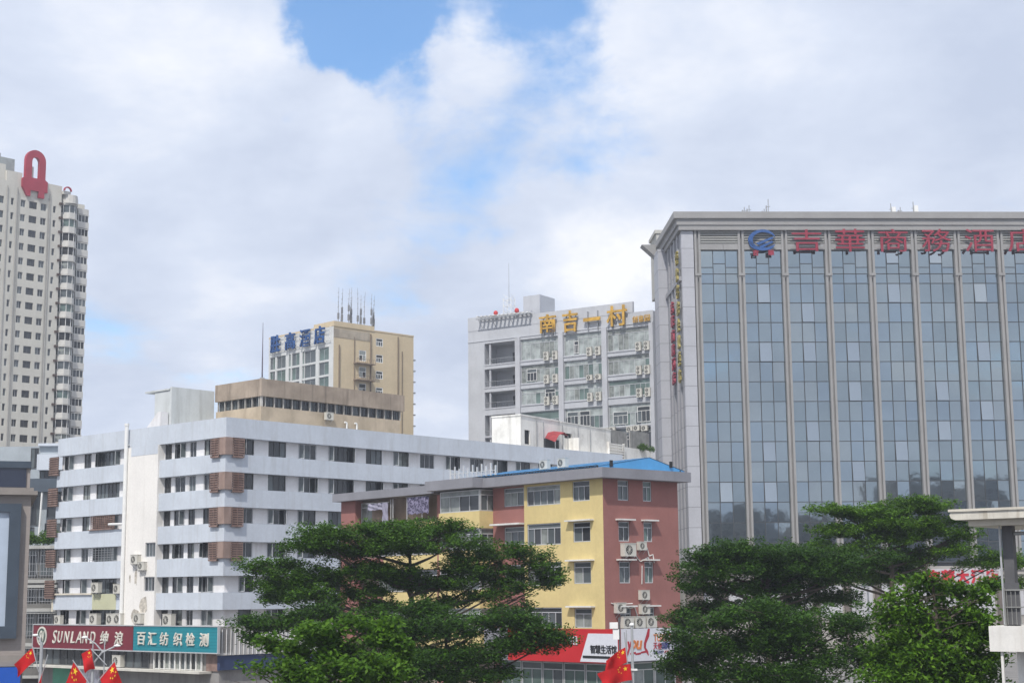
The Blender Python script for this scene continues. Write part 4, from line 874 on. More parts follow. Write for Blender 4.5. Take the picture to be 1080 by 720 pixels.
openp = {(0, 13, 1), (1, 6, 1), (1, 11, 1), (2, 4, 1), (2, 6, 1), (2, 10, 1), (3, 6, 1), (3, 8, 1), (4, 3, 1), (4, 11, 1), (5, 8, 1), (6, 3, 1), (6, 6, 1), (3, 12, 1), (5, 10, 1), (1, 3, 1), (4, 0, 1), (5, 0, 1), (1, 13, 1), (6, 9, 1)}
for i in range(NB):
    x0, x1 = i*BP+.49, (i+1)*BP-.49; pw = (x1-x0)/3
    mb = MB(); ops = []
    for r in range(len(lvl)-1):
        zt, zb = lvl[r], lvl[r+1]
        for c in range(3):
            a, b = x0+c*pw, x0+(c+1)*pw; z0, z1 = zb, zt
            if r == 0 and c == 1: z0 = zb+.6
            if r == 1 and c == 1: z1 = zt+.6
            if (i, r, c) in openp: ops.append((a, b, z0, z1, r)); continue
            t, s = rg.gauss(0, .005), rg.gauss(0, .005); w, h = b-a, z1-z0
            mb.quad((a, 1.0-t*w/2-s*h/2, z0), (b, 1.0+t*w/2-s*h/2, z0), (b, 1.0+t*w/2+s*h/2, z1), (a, 1.0-t*w/2+s*h/2, z1), rg.choices((0, 1, 2, 3), (5, 3, 2, 2))[0])
    for r, zz in enumerate(lvl[1:]):
        if r == 0: mb.box(x0, x0+pw, .90, .985, zz-.05, zz+.05, 4); mb.box(x1-pw, x1, .90, .985, zz-.05, zz+.05, 4); mb.box(x0+pw, x1-pw, .90, .985, zz+.55, zz+.65, 4)
        else: mb.box(x0, x1, .90, .985, zz-.055, zz+.055, 4)
    mb.box(x0, x1, .90, .985, 62.3, 62.42, 4)
    for c in (1, 2): mb.box(x0+c*pw-.05, x0+c*pw+.05, .905, .983, lvl[-1], 62.3, 4)
    gb = mb.build('glazed_bay', GH+[m_mull], hb)
    for a, b, z0, z1, r in ops:
        m = MB(); h = z1-z0; k = h*.085
        m.quad((-pw/2+.06, -k, -h+.06), (pw/2-.06, -k, -h+.06), (pw/2-.06, 0, -.06), (-pw/2+.06, 0, -.06), 0)
        for q in (-pw/2+.02, pw/2-.07): m.add([(q, -k-.02, -h+.05), (q+.05, -k-.02, -h+.05), (q+.05, -.02, -.04), (q, -.02, -.04)], [(0, 1, 2, 3)], 1)
        m.box(-pw/2+.05, pw/2-.05, .14, .16, -h+.1, -.1, 2)
        m.build('open_sash', [g_open, m_mull, m_dark], gb, ((a+b)/2, .97, z1))
    mb = MB()
    for k in range(5): mb.prism([(x0, 63.55+k*.4), (x1, 63.55+k*.4), (x1, 63.8+k*.4), (x0, 63.8+k*.4)], .55-.02*k, .75)
    mb.build('louvre', mat('louvre_stone', (.30, .30, .285), .7, .06) if i == 0 else MATS['louvre_stone'], hb)
    mb = MB(); mb.box(x0, x1, .78, 1.0, 63.4, 65.498); mb.build('louvre_back', m_mull, hb)
    mb = MB(); mb.box(x0, (x0+x1)/2+.6, .45, .98, 62.43, 63.38); mb.box((x0+x1)/2+.64, x1, .45, .98, 62.43, 63.38); mb.build('lintel', m_stone, hb)
mb = MB(); mb.box(-2.55, -.63, .4, 1.3, 12, 65.4); mb.build('corner_panel', m_stone2, hb)
mb = MB(); mb.box(-2.5, X1, 1.305, 24, 0, 67); mb.build('body', m_mull, hb)
mb = MB(); mb.box(-2.54, -2.502, 1.31, 16.9, 12, 65.4); mb.build('side_wall', m_stoned, hb)
mb = MB()
for y in (3.6, 7.0, 10.4, 13.8): mb.box(-2.8, -2.542, y-.35, y+.35, 12, 65.4)
mb.box(-2.9, -2.542, 1.2, 16.9, 57.6, 58.3); mb.build('side_pilaster', m_stoned, hb)
mb = MB(); mb.box(-4.05, -2.5, 17, 22.0, 8, 66.2); mb.build('end_bay', m_stone2, hb)
mb = MB(); mb.box(-3.2, 6, 24.2, 32, 60, 70.6); mb.box(-3.5, 6.2, 24, 32.2, 70.6, 71.2); mb.build('roof_house', mat('cream_stone', (.45, .44, .40), .8, .08), hb)
m_rl = mat('red_letter', (.27, .026, .05), .5, .12, .8)
hs = thing('cornice_characters', 'six large red characters fixed along the top of the glass hotel', 'sign', FH.o, FH.rz)
for i, ch in enumerate('吉華商務酒店'):
    c = (i+2)*BP+.5*BP; letter(hs, RIGHT, ch, c, 63.8, .05, 4.7, 3.7 if i else 3.5, .25, m_rl, .0)
mb = MB()
for i in range(6):
    for z in (62.9, 64.3): mb.box((i+2.12)*BP, (i+2.88)*BP, .1, .16, z, z+.08)
mb.build('support_rail', m_steel, hs)
lg = thing('hotel_emblem', 'blue swirl emblem with two small red characters at the left of the hotel cornice', 'sign', FH.o, FH.rz)
m_be = mat('emblem_blue', (.025, .085, .26), .5, .15, 1)
mb = MB(); c = (1.5*BP, 63.85); n = 30
for r, th0, th1, w0, w1, sx in ((1.5, 20, 225, .35, .6, 1.35), (1.45, 185, 330, .6, .35, 1.45)):
    for k in range(n):
        q = []
        for kk, s in ((k, 1), (k+1, 1), (k+1, -1), (k, -1)):
            t = R_(th0+(th1-th0)*kk/n); w = (w0+(w1-w0)*kk/n)/2*min(1, 5*(kk/n)*(1.02-kk/n)+.15); rr = r+s*w
            q.append((c[0]+rr*math.cos(t)*sx, c[1]+rr*math.sin(t)))
        mb.add([(p[0], d, p[1]) for d in (-.1, .2) for p in q], [(0, 1, 2, 3), (0, 4, 5, 1), (2, 6, 7, 3)])
for z0, x0, x1, z1 in ((-.5, -1.2, 1.7, .3), (-1.0, -.7, 1.6, -.35)): mb.prism([(c[0]+x0, c[1]+z0), (c[0]+x0+.5, c[1]+z0-.3), (c[0]+x1, c[1]+z1), (c[0]+x1-.2, c[1]+z1+.25)], -.12, .18)
mb.build('swirl', m_be, lg)
letter(lg, RIGHT, '吉', c[0]-1.25, 61.8, .05, .95, .95, .15, m_rl, .04); letter(lg, RIGHT, '華', c[0]+1.2, 61.8, .05, .95, .95, .15, m_rl, .04)
vs = thing('vertical_sign', 'column of red characters running down the narrow side of the glass hotel', 'sign', FH.o, FH.rz)
for i, ch in enumerate('吉華商務酒店'): letter(vs, LEFT, ch, 8.4, 54.5-i*2.3, -2.95, 2.6, 2.0, .3, m_rl, .03)
mb = MB(); mb.box(-2.94, -2.55, 8.2, 8.35, 42, 56); mb.build('support_rail', m_steel, vs)
vs2 = thing('vertical_sign', 'column of olive gold characters beside the red ones at the corner of the hotel', 'sign', FH.o, FH.rz)
m_og = mat('olive_gold', (.30, .25, .075), .6, .2)
for i, ch in enumerate('餐饮客房会议桑拿'): letter(vs2, LEFT, ch, 2.7, 61.5-i*2.7, -2.85, 2.2, 2.2, .3, m_og, .03)
mb = MB(); mb.box(-2.84, -2.55, 2.6, 2.75, 41, 63); mb.build('support_rail', m_steel, vs2)
G = 'aerials on the hotel roof'
for i, (u, h, kd) in enumerate([(787, 1.3, 0), (792, 1.6, 0), (808, 1.0, 0), (812.5, 2.6, 0), (943, 1.9, 1), (953, 1.3, 0), (967, 2.2, 1)]):
    x = (u-735)*.1518
    o = thing('aerial', ['first pair of thin aerials on the hotel roof, left one', 'first pair of thin aerials on the hotel roof, right one', 'short aerial left of the tall one on the hotel roof', 'tallest thin aerial on the hotel roof', 'wide white panel aerial on the hotel roof', 'small forked aerial between two white panel aerials', 'right hand white panel aerial with a rod on the hotel roof'][i], 'aerial', FH.w(x, 1.5, 67.0), FH.rz, G)
    mb = MB(); mb.tube((0, 0, 0), (0, 0, 1.3+h), .07); mb.tube((-.3, 0, 1.3+h*.5), (.3, 0, 1.3+h*.55), .05); mb.build('mast', m_steel, o)
    mb = MB()
    if kd: mb.box(.1, .75, -.2, .2, .8, 1.1+h*.8)
    else: mb.box(-.42, -.22, -.1, .1, 1.3, 1.4+h*.55)
    mb.build('panel', m_white if kd else m_steel, o)
# hotel podium
m_pbeige = mat('podium_beige', (.36, .34, .31), .8, .1, .4, .35, (.2, .19, .17)); m_pbrown = mat('brown_stone', (.15, .125, .11), .7, .12, .4, .3, (.08, .07, .06))
hp = thing('hotel_podium', 'low stone entrance wing with white panels along the foot of the glass hotel', 'building', FH.o, FH.rz)
mb = MB(); mb.box(-4.5, X1, -6.4, 1.2, 0, 11.9); mb.build('wall', m_pbeige, hp)
mb = MB(); mb.box(-4.9, X1, -6.9, 1.25, 11.9, 12.5); mb.box(-4.7, X1, -6.65, 1.22, 11.2, 11.898); mb.build('entablature', m_pbeige, hp)
mb = MB()
for k in range(12): mb.box(-2.6+4.6*k, .6+4.6*k, -6.52, -6.402, 5.2, 9.9)
mb.build_each('white_panel', mat('dull_panel', (.50, .50, .52), .6, .08, .5, .3, (.3, .3, .31)), hp)
for k in range(12):
    mb = MB(); mb.tube((1.3+4.6*k, -6.9, 0), (1.3+4.6*k, -6.9, 11.2), .55, .5, 12); mb.build('column', m_pbrown, hp)
mb = MB(); mb.box(-4.4, -1.9, -7.6, -6.42, 0, 10.2); mb.box(-4.9, -1.4, -8.1, -6.41, 10.9, 11.6); mb.box(-5.2, -1.1, -8.4, -6.91, 11.6, 12.2); mb.box(-4.6, -1.7, -7.9, -6.41, 10.2, 10.9); mb.build('pier', m_pbrown, hp)
mb = MB(); mb.box(-3.2, -.7, -4, -1, 12.5, 14.9); mb.build('roof_box', m_stoned, hp)
rsn = thing('hotel_sign', 'white board with bold red characters glimpsed through the trees at the hotel foot', 'sign', FH.o, FH.rz)
mb = MB(); mb.box(31.2, 42.8, -7.4, -7.1, 9.7, 12.1); mb.build('board', MATS['dull_panel'], rsn)
for i, ch in enumerate('吉華大酒店'): letter(rsn, RIGHT, ch, 32.6+i*2.2, 10.9, -7.41, 2.0, 2.1, .1, mat('bright_red_letter', (.50, .015, .03), .5) if i == 0 else MATS['bright_red_letter'], .05)
tq = thing('small_sign', 'small teal sign panel among the trees left of the red hotel characters', 'sign', FH.o, FH.rz)
mb = MB(); mb.box(21.4, 23.4, -8.2, -8.05, 11.9, 13.2); mb.build('panel', mat('teal_panel', (.03, .25, .19), .5), tq); mb = MB(); mb.tube((22.4, -8.0, 0), (22.4, -8.0, 13), .08); mb.build('post', m_steel, tq)
# ================================================================== buildings at the left edge
m_bw = mat('billboard_wall', (.30, .265, .245), .8, .06, .4, .2, (.22, .2, .18), lines=(.6, .02, .3, (.2, .18, .17)))
m_steelblue = mat('steel_blue_frame', (.05, .068, .092), .6, .08, .8); m_navyg = glass('navy_glass', (.018, .024, .045), .12)
BBL = Vector((-32.5, 105, 0)); BBR = R_(18.5)
bb = thing('shop_building', 'brown tiled building with dark glass top at the lower left edge', 'building', BBL, BBR)
mb = MB(); mb.box(-19.5, 0, 0, 14, 5.3, 15.85); mb.box(-19.5, -0.1, .2, 14, 0, 4.6); mb.box(-19.5, -0.1, .5, 14, 16.35, 18.0); mb.build('wall', m_bw, bb)
mb = MB(); mb.box(-19.5, 0.4, -.45, 14.3, 15.85, 16.12); mb.box(-19.5, 0.15, -.2, 14.1, 16.12, 16.34); mb.box(-19.5, 0.55, -.55, 14, 4.6, 4.95); mb.box(-19.5, 0.3, -.3, 14, 4.95, 5.298); mb.build('cornice', mat('cornice_brown', (.25, .225, .205), .8, .1, .6, .3, (.15, .14, .13)), bb)
mb = MB()
for k in range(8): mb.box(32.5+-52+2.4*k, 32.5+-52+2.4*k+2.34, .40, .498, 16.4, 17.7)
mb.build('glass_front', m_navyg, bb)
mb = MB(); mb.box(-19.5, -0.05, .3, 14, 17.7, 18.15); mb.build('glass_fascia', m_steelblue, bb)
bd = thing('billboard', 'large blank pale blue billboard in a steel blue frame on the brown building', 'billboard', BBL, BBR)
mb = MB(); mb.box(-17.5, -1.35, -.25, -.03, 7.2, 14.7); mb.build('panel', mat('billboard_panel', (.43, .50, .60), .45, .05, .15), bd)
mb = MB()
mb.box(-18.4, -0.6, -.5, -.02, 14.702, 15.25); mb.box(-18.4, -0.6, -.5, -.02, 6.4, 7.198); mb.box(-1.348, -0.6, -.5, -.02, 7.2, 14.7); mb.box(-18.4, -17.502, -.5, -.02, 7.2, 14.7)
mb.build('frame', m_steelblue, bd)
mb = MB(); mb.box(-19.5, -0.25, -.8, -.56, 0.5, 4.55); o = mb.build('hoarding', mat('blue_hoarding', (.012, .085, .42), .5, .06), None, BBL, (0, 0, BBR)); tag(o, 'bright blue hoarding panel under the ledge of the brown building', 'hoarding')

# grey blue building in the gap
gb_ = thing('apartment_building', 'grey blue building with dark glass storeys in the narrow gap left of the white block', 'building', (0, 178, 0))
m_gb = mat('grey_blue_render', (.36, .40, .43), .8, .08, .4, .25, (.26, .28, .3)); m_gbd = mat('slate_band', (.075, .095, .12), .6, .1)
mb = MB(); mb.box(-66, -46, 0, 12, 12, 26.2); mb.build('wall', m_gb, gb_)
mb = MB(); mb.box(-54.3, -46, -1.0, -.01, 23.4, 25.2); mb.box(-54.4, -46, -.5, -.01, 26.2, 26.5); mb.build('balcony', m_bluewhite, gb_)
mb = MB(); mb.box(-55.4, -46, -1.4, -.01, 20.9, 22.4); mb.build('dark_band', m_gbd, gb_)
for k, (x0, x1, z0, z1) in enumerate([(-55.3, -54.4, 23.7, 26.0), (-54.2, -53.2, 22.5, 23.4), (-53.1, -51.5, 22.5, 23.4), (-56.5, -55, 17.2, 20.6), (-54.9, -53.9, 17.2, 20.6), (-53.2, -49.8, 18, 20.8), (-53.4, -51.6, 15.2, 17.4), (-55.6, -54.6, 15.2, 17)]): window(gb_, RIGHT, (x0+x1)/2, (z0+z1)/2, -.08, x1-x0, z1-z0, 2, 0, m_frame_dark, [g_dark, g_mid] if k != 5 else [MATS['slate_band'], g_dark], seed=k)
mb = MB(); mb.tube((-53.7, -1.2, 15.5), (-53.5, -1.2, 20.9), .12); mb.tube((-55.1, -.5, 15.5), (-55.0, -.5, 20.9), .08); mb.build('pole', m_white, gb_)
# old apartments with barred windows
oa = thing('apartment_building', 'old grey apartments with barred balconies in the gap beside the brown building', 'building', (0, 168, 0))
m_oa = mat('old_grey_render', (.17, .165, .155), .9, .15, .5, .5, (.07, .068, .065))
mb = MB(); mb.box(-66, -46.5, 0, 10, 0, 14.3); mb.build('wall', m_oa, oa)
for i, (z0, z1) in enumerate(((11.0, 14.2), (8.3, 10.6), (4.7, 7.6), (1.6, 4.0))):
    mb = MB(); mb.box(-66, -46.8, -1.2, -.01, z1, z1+.35); mb.box(-66, -46.9, -1.1, -.01, z0-.9, z0-.6); mb.build('ledge', mat('pale_ledge', (.44, .44, .42), .85, .1, .6, .5, (.2, .2, .19)) if i == 0 else MATS['pale_ledge'], oa)
    mb = MB(); mb.box(-66, -46.95, -1.05, -.01, z0-.598, z0+.1); mb.build('balcony_front', m_oa, oa)
    for k in range(5): window(oa, RIGHT, -53.6+k*1.8, (z0+z1)/2+.1, -.12, 1.5, z1-z0-.5, 2, .5, m_frame, [g_dark, g_mid], seed=k+i)
    mb = MB()
    for k in range(34): mb.box(-57+.3*k, -56.96+.3*k, -1.0, -.96, z0+.1, z1)
    for z in (z0+.8, z0+1.6): mb.box(-57, -46.9, -1.01, -.95, z, z+.05)
    mb.build('window_bars', m_steel, oa)

# ================================================================== concrete canopy pavilion at the right edge
m_cc = mat('pale_concrete', (.60, .56, .48), .85, .08, .8, .35, (.38, .34, .28)); m_cw = mat('white_concrete', (.72, .70, .66), .85, .06, .8, .4, (.42, .38, .33)); m_cd = mat('dark_grey_steel', (.105, .105, .11), .6, .12, 1.5)
cp = thing('footbridge_pavilion', 'open concrete footbridge landing with a thin pale canopy and dark railing at the right edge', 'pavilion', (14.0, 50.2, 0), R_(-36))
mb = MB(); prof = [(0.0, 11.36), (.05, 11.25), (.18, 11.2), (9, 11.2), (9, 11.52), (.18, 11.52), (.05, 11.47)]; mb.prism(prof, -.0, 5.0); mb.build('canopy', mat('rain_streaked_concrete', (.60, .57, .50), .85, .12, 1.5, .75, (.30, .26, .2), sscale=3, patch=.35, pcol=(.42, .38, .31)), cp)
mb = MB(); mb.box(.5, 9, .3, 4.7, 11.0, 11.198); mb.box(-.02, 9, -.05, -.002, 11.46, 11.54); mb.build('canopy_beam', m_cc, cp)
mb = MB(); mb.box(1.36, 1.69, .9, 1.2, 7.86, 10.999); mb.box(5.2, 5.5, .9, 1.2, 7.86, 10.999); mb.box(5.2, 5.5, 3.8, 4.1, 7.86, 10.999); mb.build_each('post', m_cd, cp)
mb = MB(); mb.tube((1.30, .86, 7.9), (1.30, .86, 11.0), .035); mb.build('downpipe', m_frame, cp)
mb = MB(); mb.tube((1.72, 1.0, 10.75), (2.35, 1.0, 10.75), .06); mb.tube((2.35, 1.0, 10.78), (2.35, 1.0, 7.9), .05); mb.build('pipe_bracket', m_steel, cp)
rl = MB()
for k in range(44): rl.box(1.5+.14*k, 1.52+.14*k, .55, .57, 7.9, 8.95)
rl.box(1.45, 8, .53, .59, 8.95, 9.0); rl.box(1.45, 8, .53, .59, 8.42, 8.46); rl.box(1.42, 1.47, .5, .6, 7.86, 9.05); rl.build('railing', mat('dull_rail', (.24, .24, .23), .6, .1), cp)
mb = MB(); mb.box(1.42, 1.9, .62, .66, 7.9, 9.2); mb.build('dark_screen', m_cd, cp)
mb = MB(); mb.box(1.0, 9, .2, 4.8, 7.08, 7.86); mb.build('deck_beam', m_cw, cp)
mb = MB(); mb.tube((1.75, 1.6, 0), (1.75, 1.6, 7.08), .36, .36, 20); mb.box(1.3, 1.38, .3, .38, 5.2, 7.079); mb.build('pier', m_cw, cp, smooth=False)
mb = MB(); mb.box(2.75, 8.8, .9, 4.6, 0, 7.079); mb.build('dark_wall', m_cd, cp)

# ================================================================== street lamps, flags
m_flag = mat('red_flag_cloth', (.42, .010, .013), .8, .18, 2.0); m_star = mat('yellow_star', (.75, .50, .03), .7); m_polew = mat('pale_pole', (.40, .41, .42), .45, .08, metal=.2)
def star(mb, f, cx, cy, r, rot=0.0):
    p = []
    for k in range(10):
        t = math.pi/2+rot+k*math.pi/5; q = r if k % 2 == 0 else r*.4; p.append(f(cx+q*math.cos(t), cy+q*math.sin(t)))
    c = f(cx, cy); mb.add([c]+p, [(0, 1+k, 1+(k+1) % 10) for k in range(10)])
def flag(p0, ux, dirv, drop, W, H, label, group, ph=0.0, stick=None, fold=.11):
    """cloth from the stick edge: p0 = top of hoist, drop = unit vector down the hoist, dirv = unit vector of the fly"""
    o = thing('flag', label, 'flag', p0, 0, group); dv, dr = Vector(dirv).normalized(), Vector(drop).normalized(); nn = dv.cross(dr).normalized()
    def f(s, t, e=0.0):                                   # s along fly 0..W, t up from the bottom 0..H
        q = dv*s + dr*(H-t) + nn*(fold*s/W*1.4*math.sin(5.5*s/W+ph+1.2*t/H)+e) + Vector((0, 0, -1))*(.16*(s/W)**2*W) + dv*(-.10*W*(s/W)*math.sin(2.6*t/H+ph)**2)
        return q
    nx, ny = 20, 14; mb = MB()
    mb.add([f(W*i/nx, H*j/ny) for j in range(ny+1) for i in range(nx+1)], [(j*(nx+1)+i, j*(nx+1)+i+1, (j+1)*(nx+1)+i+1, (j+1)*(nx+1)+i) for j in range(ny) for i in range(nx)]); mb.build('cloth', m_flag, o, smooth=True)
    for a, b, q, r in ((.17, .75, .16, 0), (.33, .9, .055, .3), (.4, .8, .055, .8), (.4, .65, .055, 0), (.33, .55, .055, .4)):
        mb = MB()
        for e in (.008, -.008): star(mb, lambda a_, b_: f(a_, b_, e), W*a, H*b, H*q, r)
        mb.build('star', m_star, o)
    if stick: mb = MB(); a, b = stick; mb.tube(a, b, .022, .018, 6); mb.build('stick', m_polew, o)
    return o
G = 'red flags with yellow stars on the street lamps'
lp = thing('street_lamp', 'grey street lamp with curved arms carrying three red flags below the maroon sign', 'street lamp', (-16.0, 60, 0))
mb = MB(); mb.tube((0, 0, 0), (0, 0, 1.0), .14, .11, 10); mb.tube((0, 0, 1.0), (.02, 0, 6.5), .09, .055, 10); mb.build('post', m_polew, lp)
mb = MB(); mb.path([(.02, 0, 6.1), (.08, 0, 6.6), (.35, 0, 6.95), (.85, 0, 7.18)], .04, .03, 8); mb.path([(.0, 0, 6.3), (-.0, 0, 7.4)], .03, .02, 8); mb.path([(.4, .0, 6.95), (.1, 0, 7.28), (-.25, 0, 7.5)], .03, .025, 8); mb.path([(.45, 0, 5.4), (.44, 0, 7.45)], .03, .02, 8); mb.build('arm', m_polew, lp)
mb = MB(); mb.ball((.92, 0, 7.2), .14, .08, .05, 10); mb.build('lamp_head', m_white, lp); mb = MB(); mb.ball((-.32, 0, 7.52), .13, .08, .05, 10); mb.build('lamp_head', m_white, lp)
base = Vector((-16.0, 59.9, 0))
flag(base+Vector((-.05, 0, 7.1)), 0, (.30, -.1, -1), (-.75, 0, -.40), .66, .40, 'small red flag hanging upright at the top of the middle street lamp', G, .4, ((0, 0, 0), (.62, 0, -.62)), .06)
flag(base+Vector((-.68, 0, 6.62)), 0, (-.35, -.1, -1.0), (.62, 0, -.78), 1.1, .85, 'red flag drooping to the left of the middle street lamp', G, 1.5, ((-.04, 0, .06), (.62, 0, -.82)), .1)
flag(base+Vector((.86, 0, 6.62)), 0, (.42, -.1, -1.0), (-.66, 0, -.72), 1.15, .8, 'bright red flag drooping to the right of the middle street lamp', G, 2.6, ((.04, 0, .06), (-.62, 0, -.75)), .1)
lp2 = thing('street_lamp', 'slim pale street lamp pole carrying two red flags near the blue hoarding', 'street lamp', (-17.95, 60, 0))
mb = MB(); mb.tube((0, 0, 0), (0, 0, 1), .13, .1, 10); mb.tube((0, 0, 1), (0, 0, 7.35), .08, .06, 10); mb.build('post', m_polew, lp2)
mb = MB(); mb.path([(0, 0, 7.2), (-.08, 0, 7.5), (-.2, 0, 7.6)], .04, .03, 8); mb.build('arm', m_polew, lp2); mb = MB(); mb.ball((-.25, 0, 7.62), .12, .08, .05, 10); mb.build('lamp_head', m_white, lp2)
b2 = Vector((-17.95, 59.9, 0))
flag(b2+Vector((-.30, 0, 7.16)), 0, (-1.0, -.1, -.75), (.25, 0, -.95), .82, .5, 'red flag streaming left from the slim pale lamp pole', G, .2, ((-.03, 0, .1), (.26, 0, -.9)), .08)
flag(b2+Vector((.22, 0, 6.55)), 0, (-.25, -.1, -1), (-.3, 0, -.8), 1.0, .4, 'narrow folded red flag hanging right beside the slim pale lamp pole', G, 1.9, ((.06, 0, .35), (-.2, 0, -.7)), .06)
lp3 = thing('street_lamp', 'pale street lamp pole in front of the white advertising board', 'street lamp', (4.45, 60, 0))
mb = MB(); mb.tube((0, 0, 0), (0, 0, 1), .13, .1, 10); mb.tube((0, 0, 1), (0, 0, 7.75), .075, .05, 10); mb.tube((-.22, -.1, 6.4), (-.22, -.1, 7.6), .02); mb.build('post', m_polew, lp3)
mb = MB(); mb.box(-.17, .17, -.1, .1, 6.1, 6.16); mb.build('bracket', m_white, lp3); mb = MB(); mb.ball((0, 0, 7.8), .1, .1, .07, 10); mb.build('lamp_head', m_white, lp3)
b3 = Vector((4.2, 59.85, 0))
flag(b3+Vector((.0, 0, 6.98)), 0, (-1, -.1, -.45), (.12, 0, -1), .95, .55, 'upper red flag with yellow stars on the pole before the shop sign', G, 2.2, ((-.05, 0, .55), (.1, 0, -1.3)), .1)
flag(b3+Vector((.14, -.1, 6.36)), 0, (-1, -.1, -.12), (.1, 0, -1), 1.25, .6, 'lower red flag with yellow stars on the pole before the shop sign', G, 3.6, None, .12)
cm = thing('security_camera', 'white security camera on a dark striped pole before the shop signs', 'camera', (4.05, 62, 0))
mb = MB(); mb.tube((.06, 0, 0), (.06, 0, 8.05), .045, .04, 8); mb.build('post', m_cd, cm)
mb = MB(); mb.box(-.32, .0, -.12, .12, 7.62, 7.86); mb.box(-.2, .04, -.08, .08, 7.2, 7.6); mb.build('housing', m_white, cm)

# ================================================================== buildings across the road, behind the camera, mirrored in the hotel glass
m_ref = [mat('far_block_grey', (.22, .225, .235), .8, .1, .2), mat('far_block_brown', (.20, .185, .17), .8, .1, .2)]
for i, (x, y, w, d, h, l) in enumerate([(190, -85, 44, 20, 47, 'grey tower block across the road, mirrored in the right part of the hotel glass'), (143, -100, 26, 20, 33, 'low brown block across the road, mirrored in the middle of the hotel glass'), (112, -80, 30, 20, 36, 'grey office block across the road, mirrored in the left part of the hotel glass')]):
    o = thing('tower_block', l, 'building', (x, y, 0)); mb = MB(); mb.box(-w/2, w/2, -d, 0, 0, h); mb.box(-w*.2, w*.15, -d*.7, -2, h, h+4); mb.box(-w*.5, -w*.3, -d*.9, -1, h, h+1.6); mb.box(w*.28, w*.44, -d*.8, -3, h, h+2.5); mb.build('wall', m_ref[i % 2], o)
    mb = MB()
    for r in range(int(h/3.2)-1):
        for c in range(int(w/4)): mb.box(-w/2+.8+4*c, -w/2+3.2+4*c, 0.002, .06, 2+3.2*r, 3.8+3.2*r)
    kindof(mb.build('window_grid', g_dark, o), 'stuff')
# ================================================================== trees
def leafmat(name, c0, c1, trans=.35):
    m = bpy.data.materials.new(name); m.use_nodes = True; t = m.node_tree; n = t.nodes; L = t.links.new; n.clear()
    o = n.new('ShaderNodeOutputMaterial'); g = n.new('ShaderNodeNewGeometry'); r = n.new('ShaderNodeValToRGB')
    r.color_ramp.elements[0].color = lin(c0); r.color_ramp.elements[1].color = lin(c1); L(g.outputs['Random Per Island'], r.inputs[0])
    tc = n.new('ShaderNodeTexCoord'); q = n.new('ShaderNodeTexNoise'); q.inputs['Scale'].default_value = .7; q.inputs['Detail'].default_value = 3; L(tc.outputs['Object'], q.inputs['Vector'])
    hs = n.new('ShaderNodeHueSaturation'); mp = n.new('ShaderNodeMapRange'); L(q.outputs['Fac'], mp.inputs[0]); mp.inputs[1].default_value = .3; mp.inputs[2].default_value = .7; mp.inputs[3].default_value = .72; mp.inputs[4].default_value = 1.25
    L(mp.outputs[0], hs.inputs['Value']); L(r.outputs[0], hs.inputs['Color'])
    d = n.new('ShaderNodeBsdfPrincipled'); d.inputs['Roughness'].default_value = .5; d.inputs['Specular IOR Level'].default_value = .12; L(hs.outputs[0], d.inputs['Base Color'])
    tr = n.new('ShaderNodeBsdfTranslucent'); L(hs.outputs[0], tr.inputs[0]); mx = n.new('ShaderNodeMixShader'); mx.inputs[0].default_value = trans
    L(d.outputs[0], mx.inputs[1]); L(tr.outputs[0], mx.inputs[2]); L(mx.outputs[0], o.inputs[0]); return m
m_bark = mat('bark', (.085, .07, .055), .95, .25, 2, bump=.3)
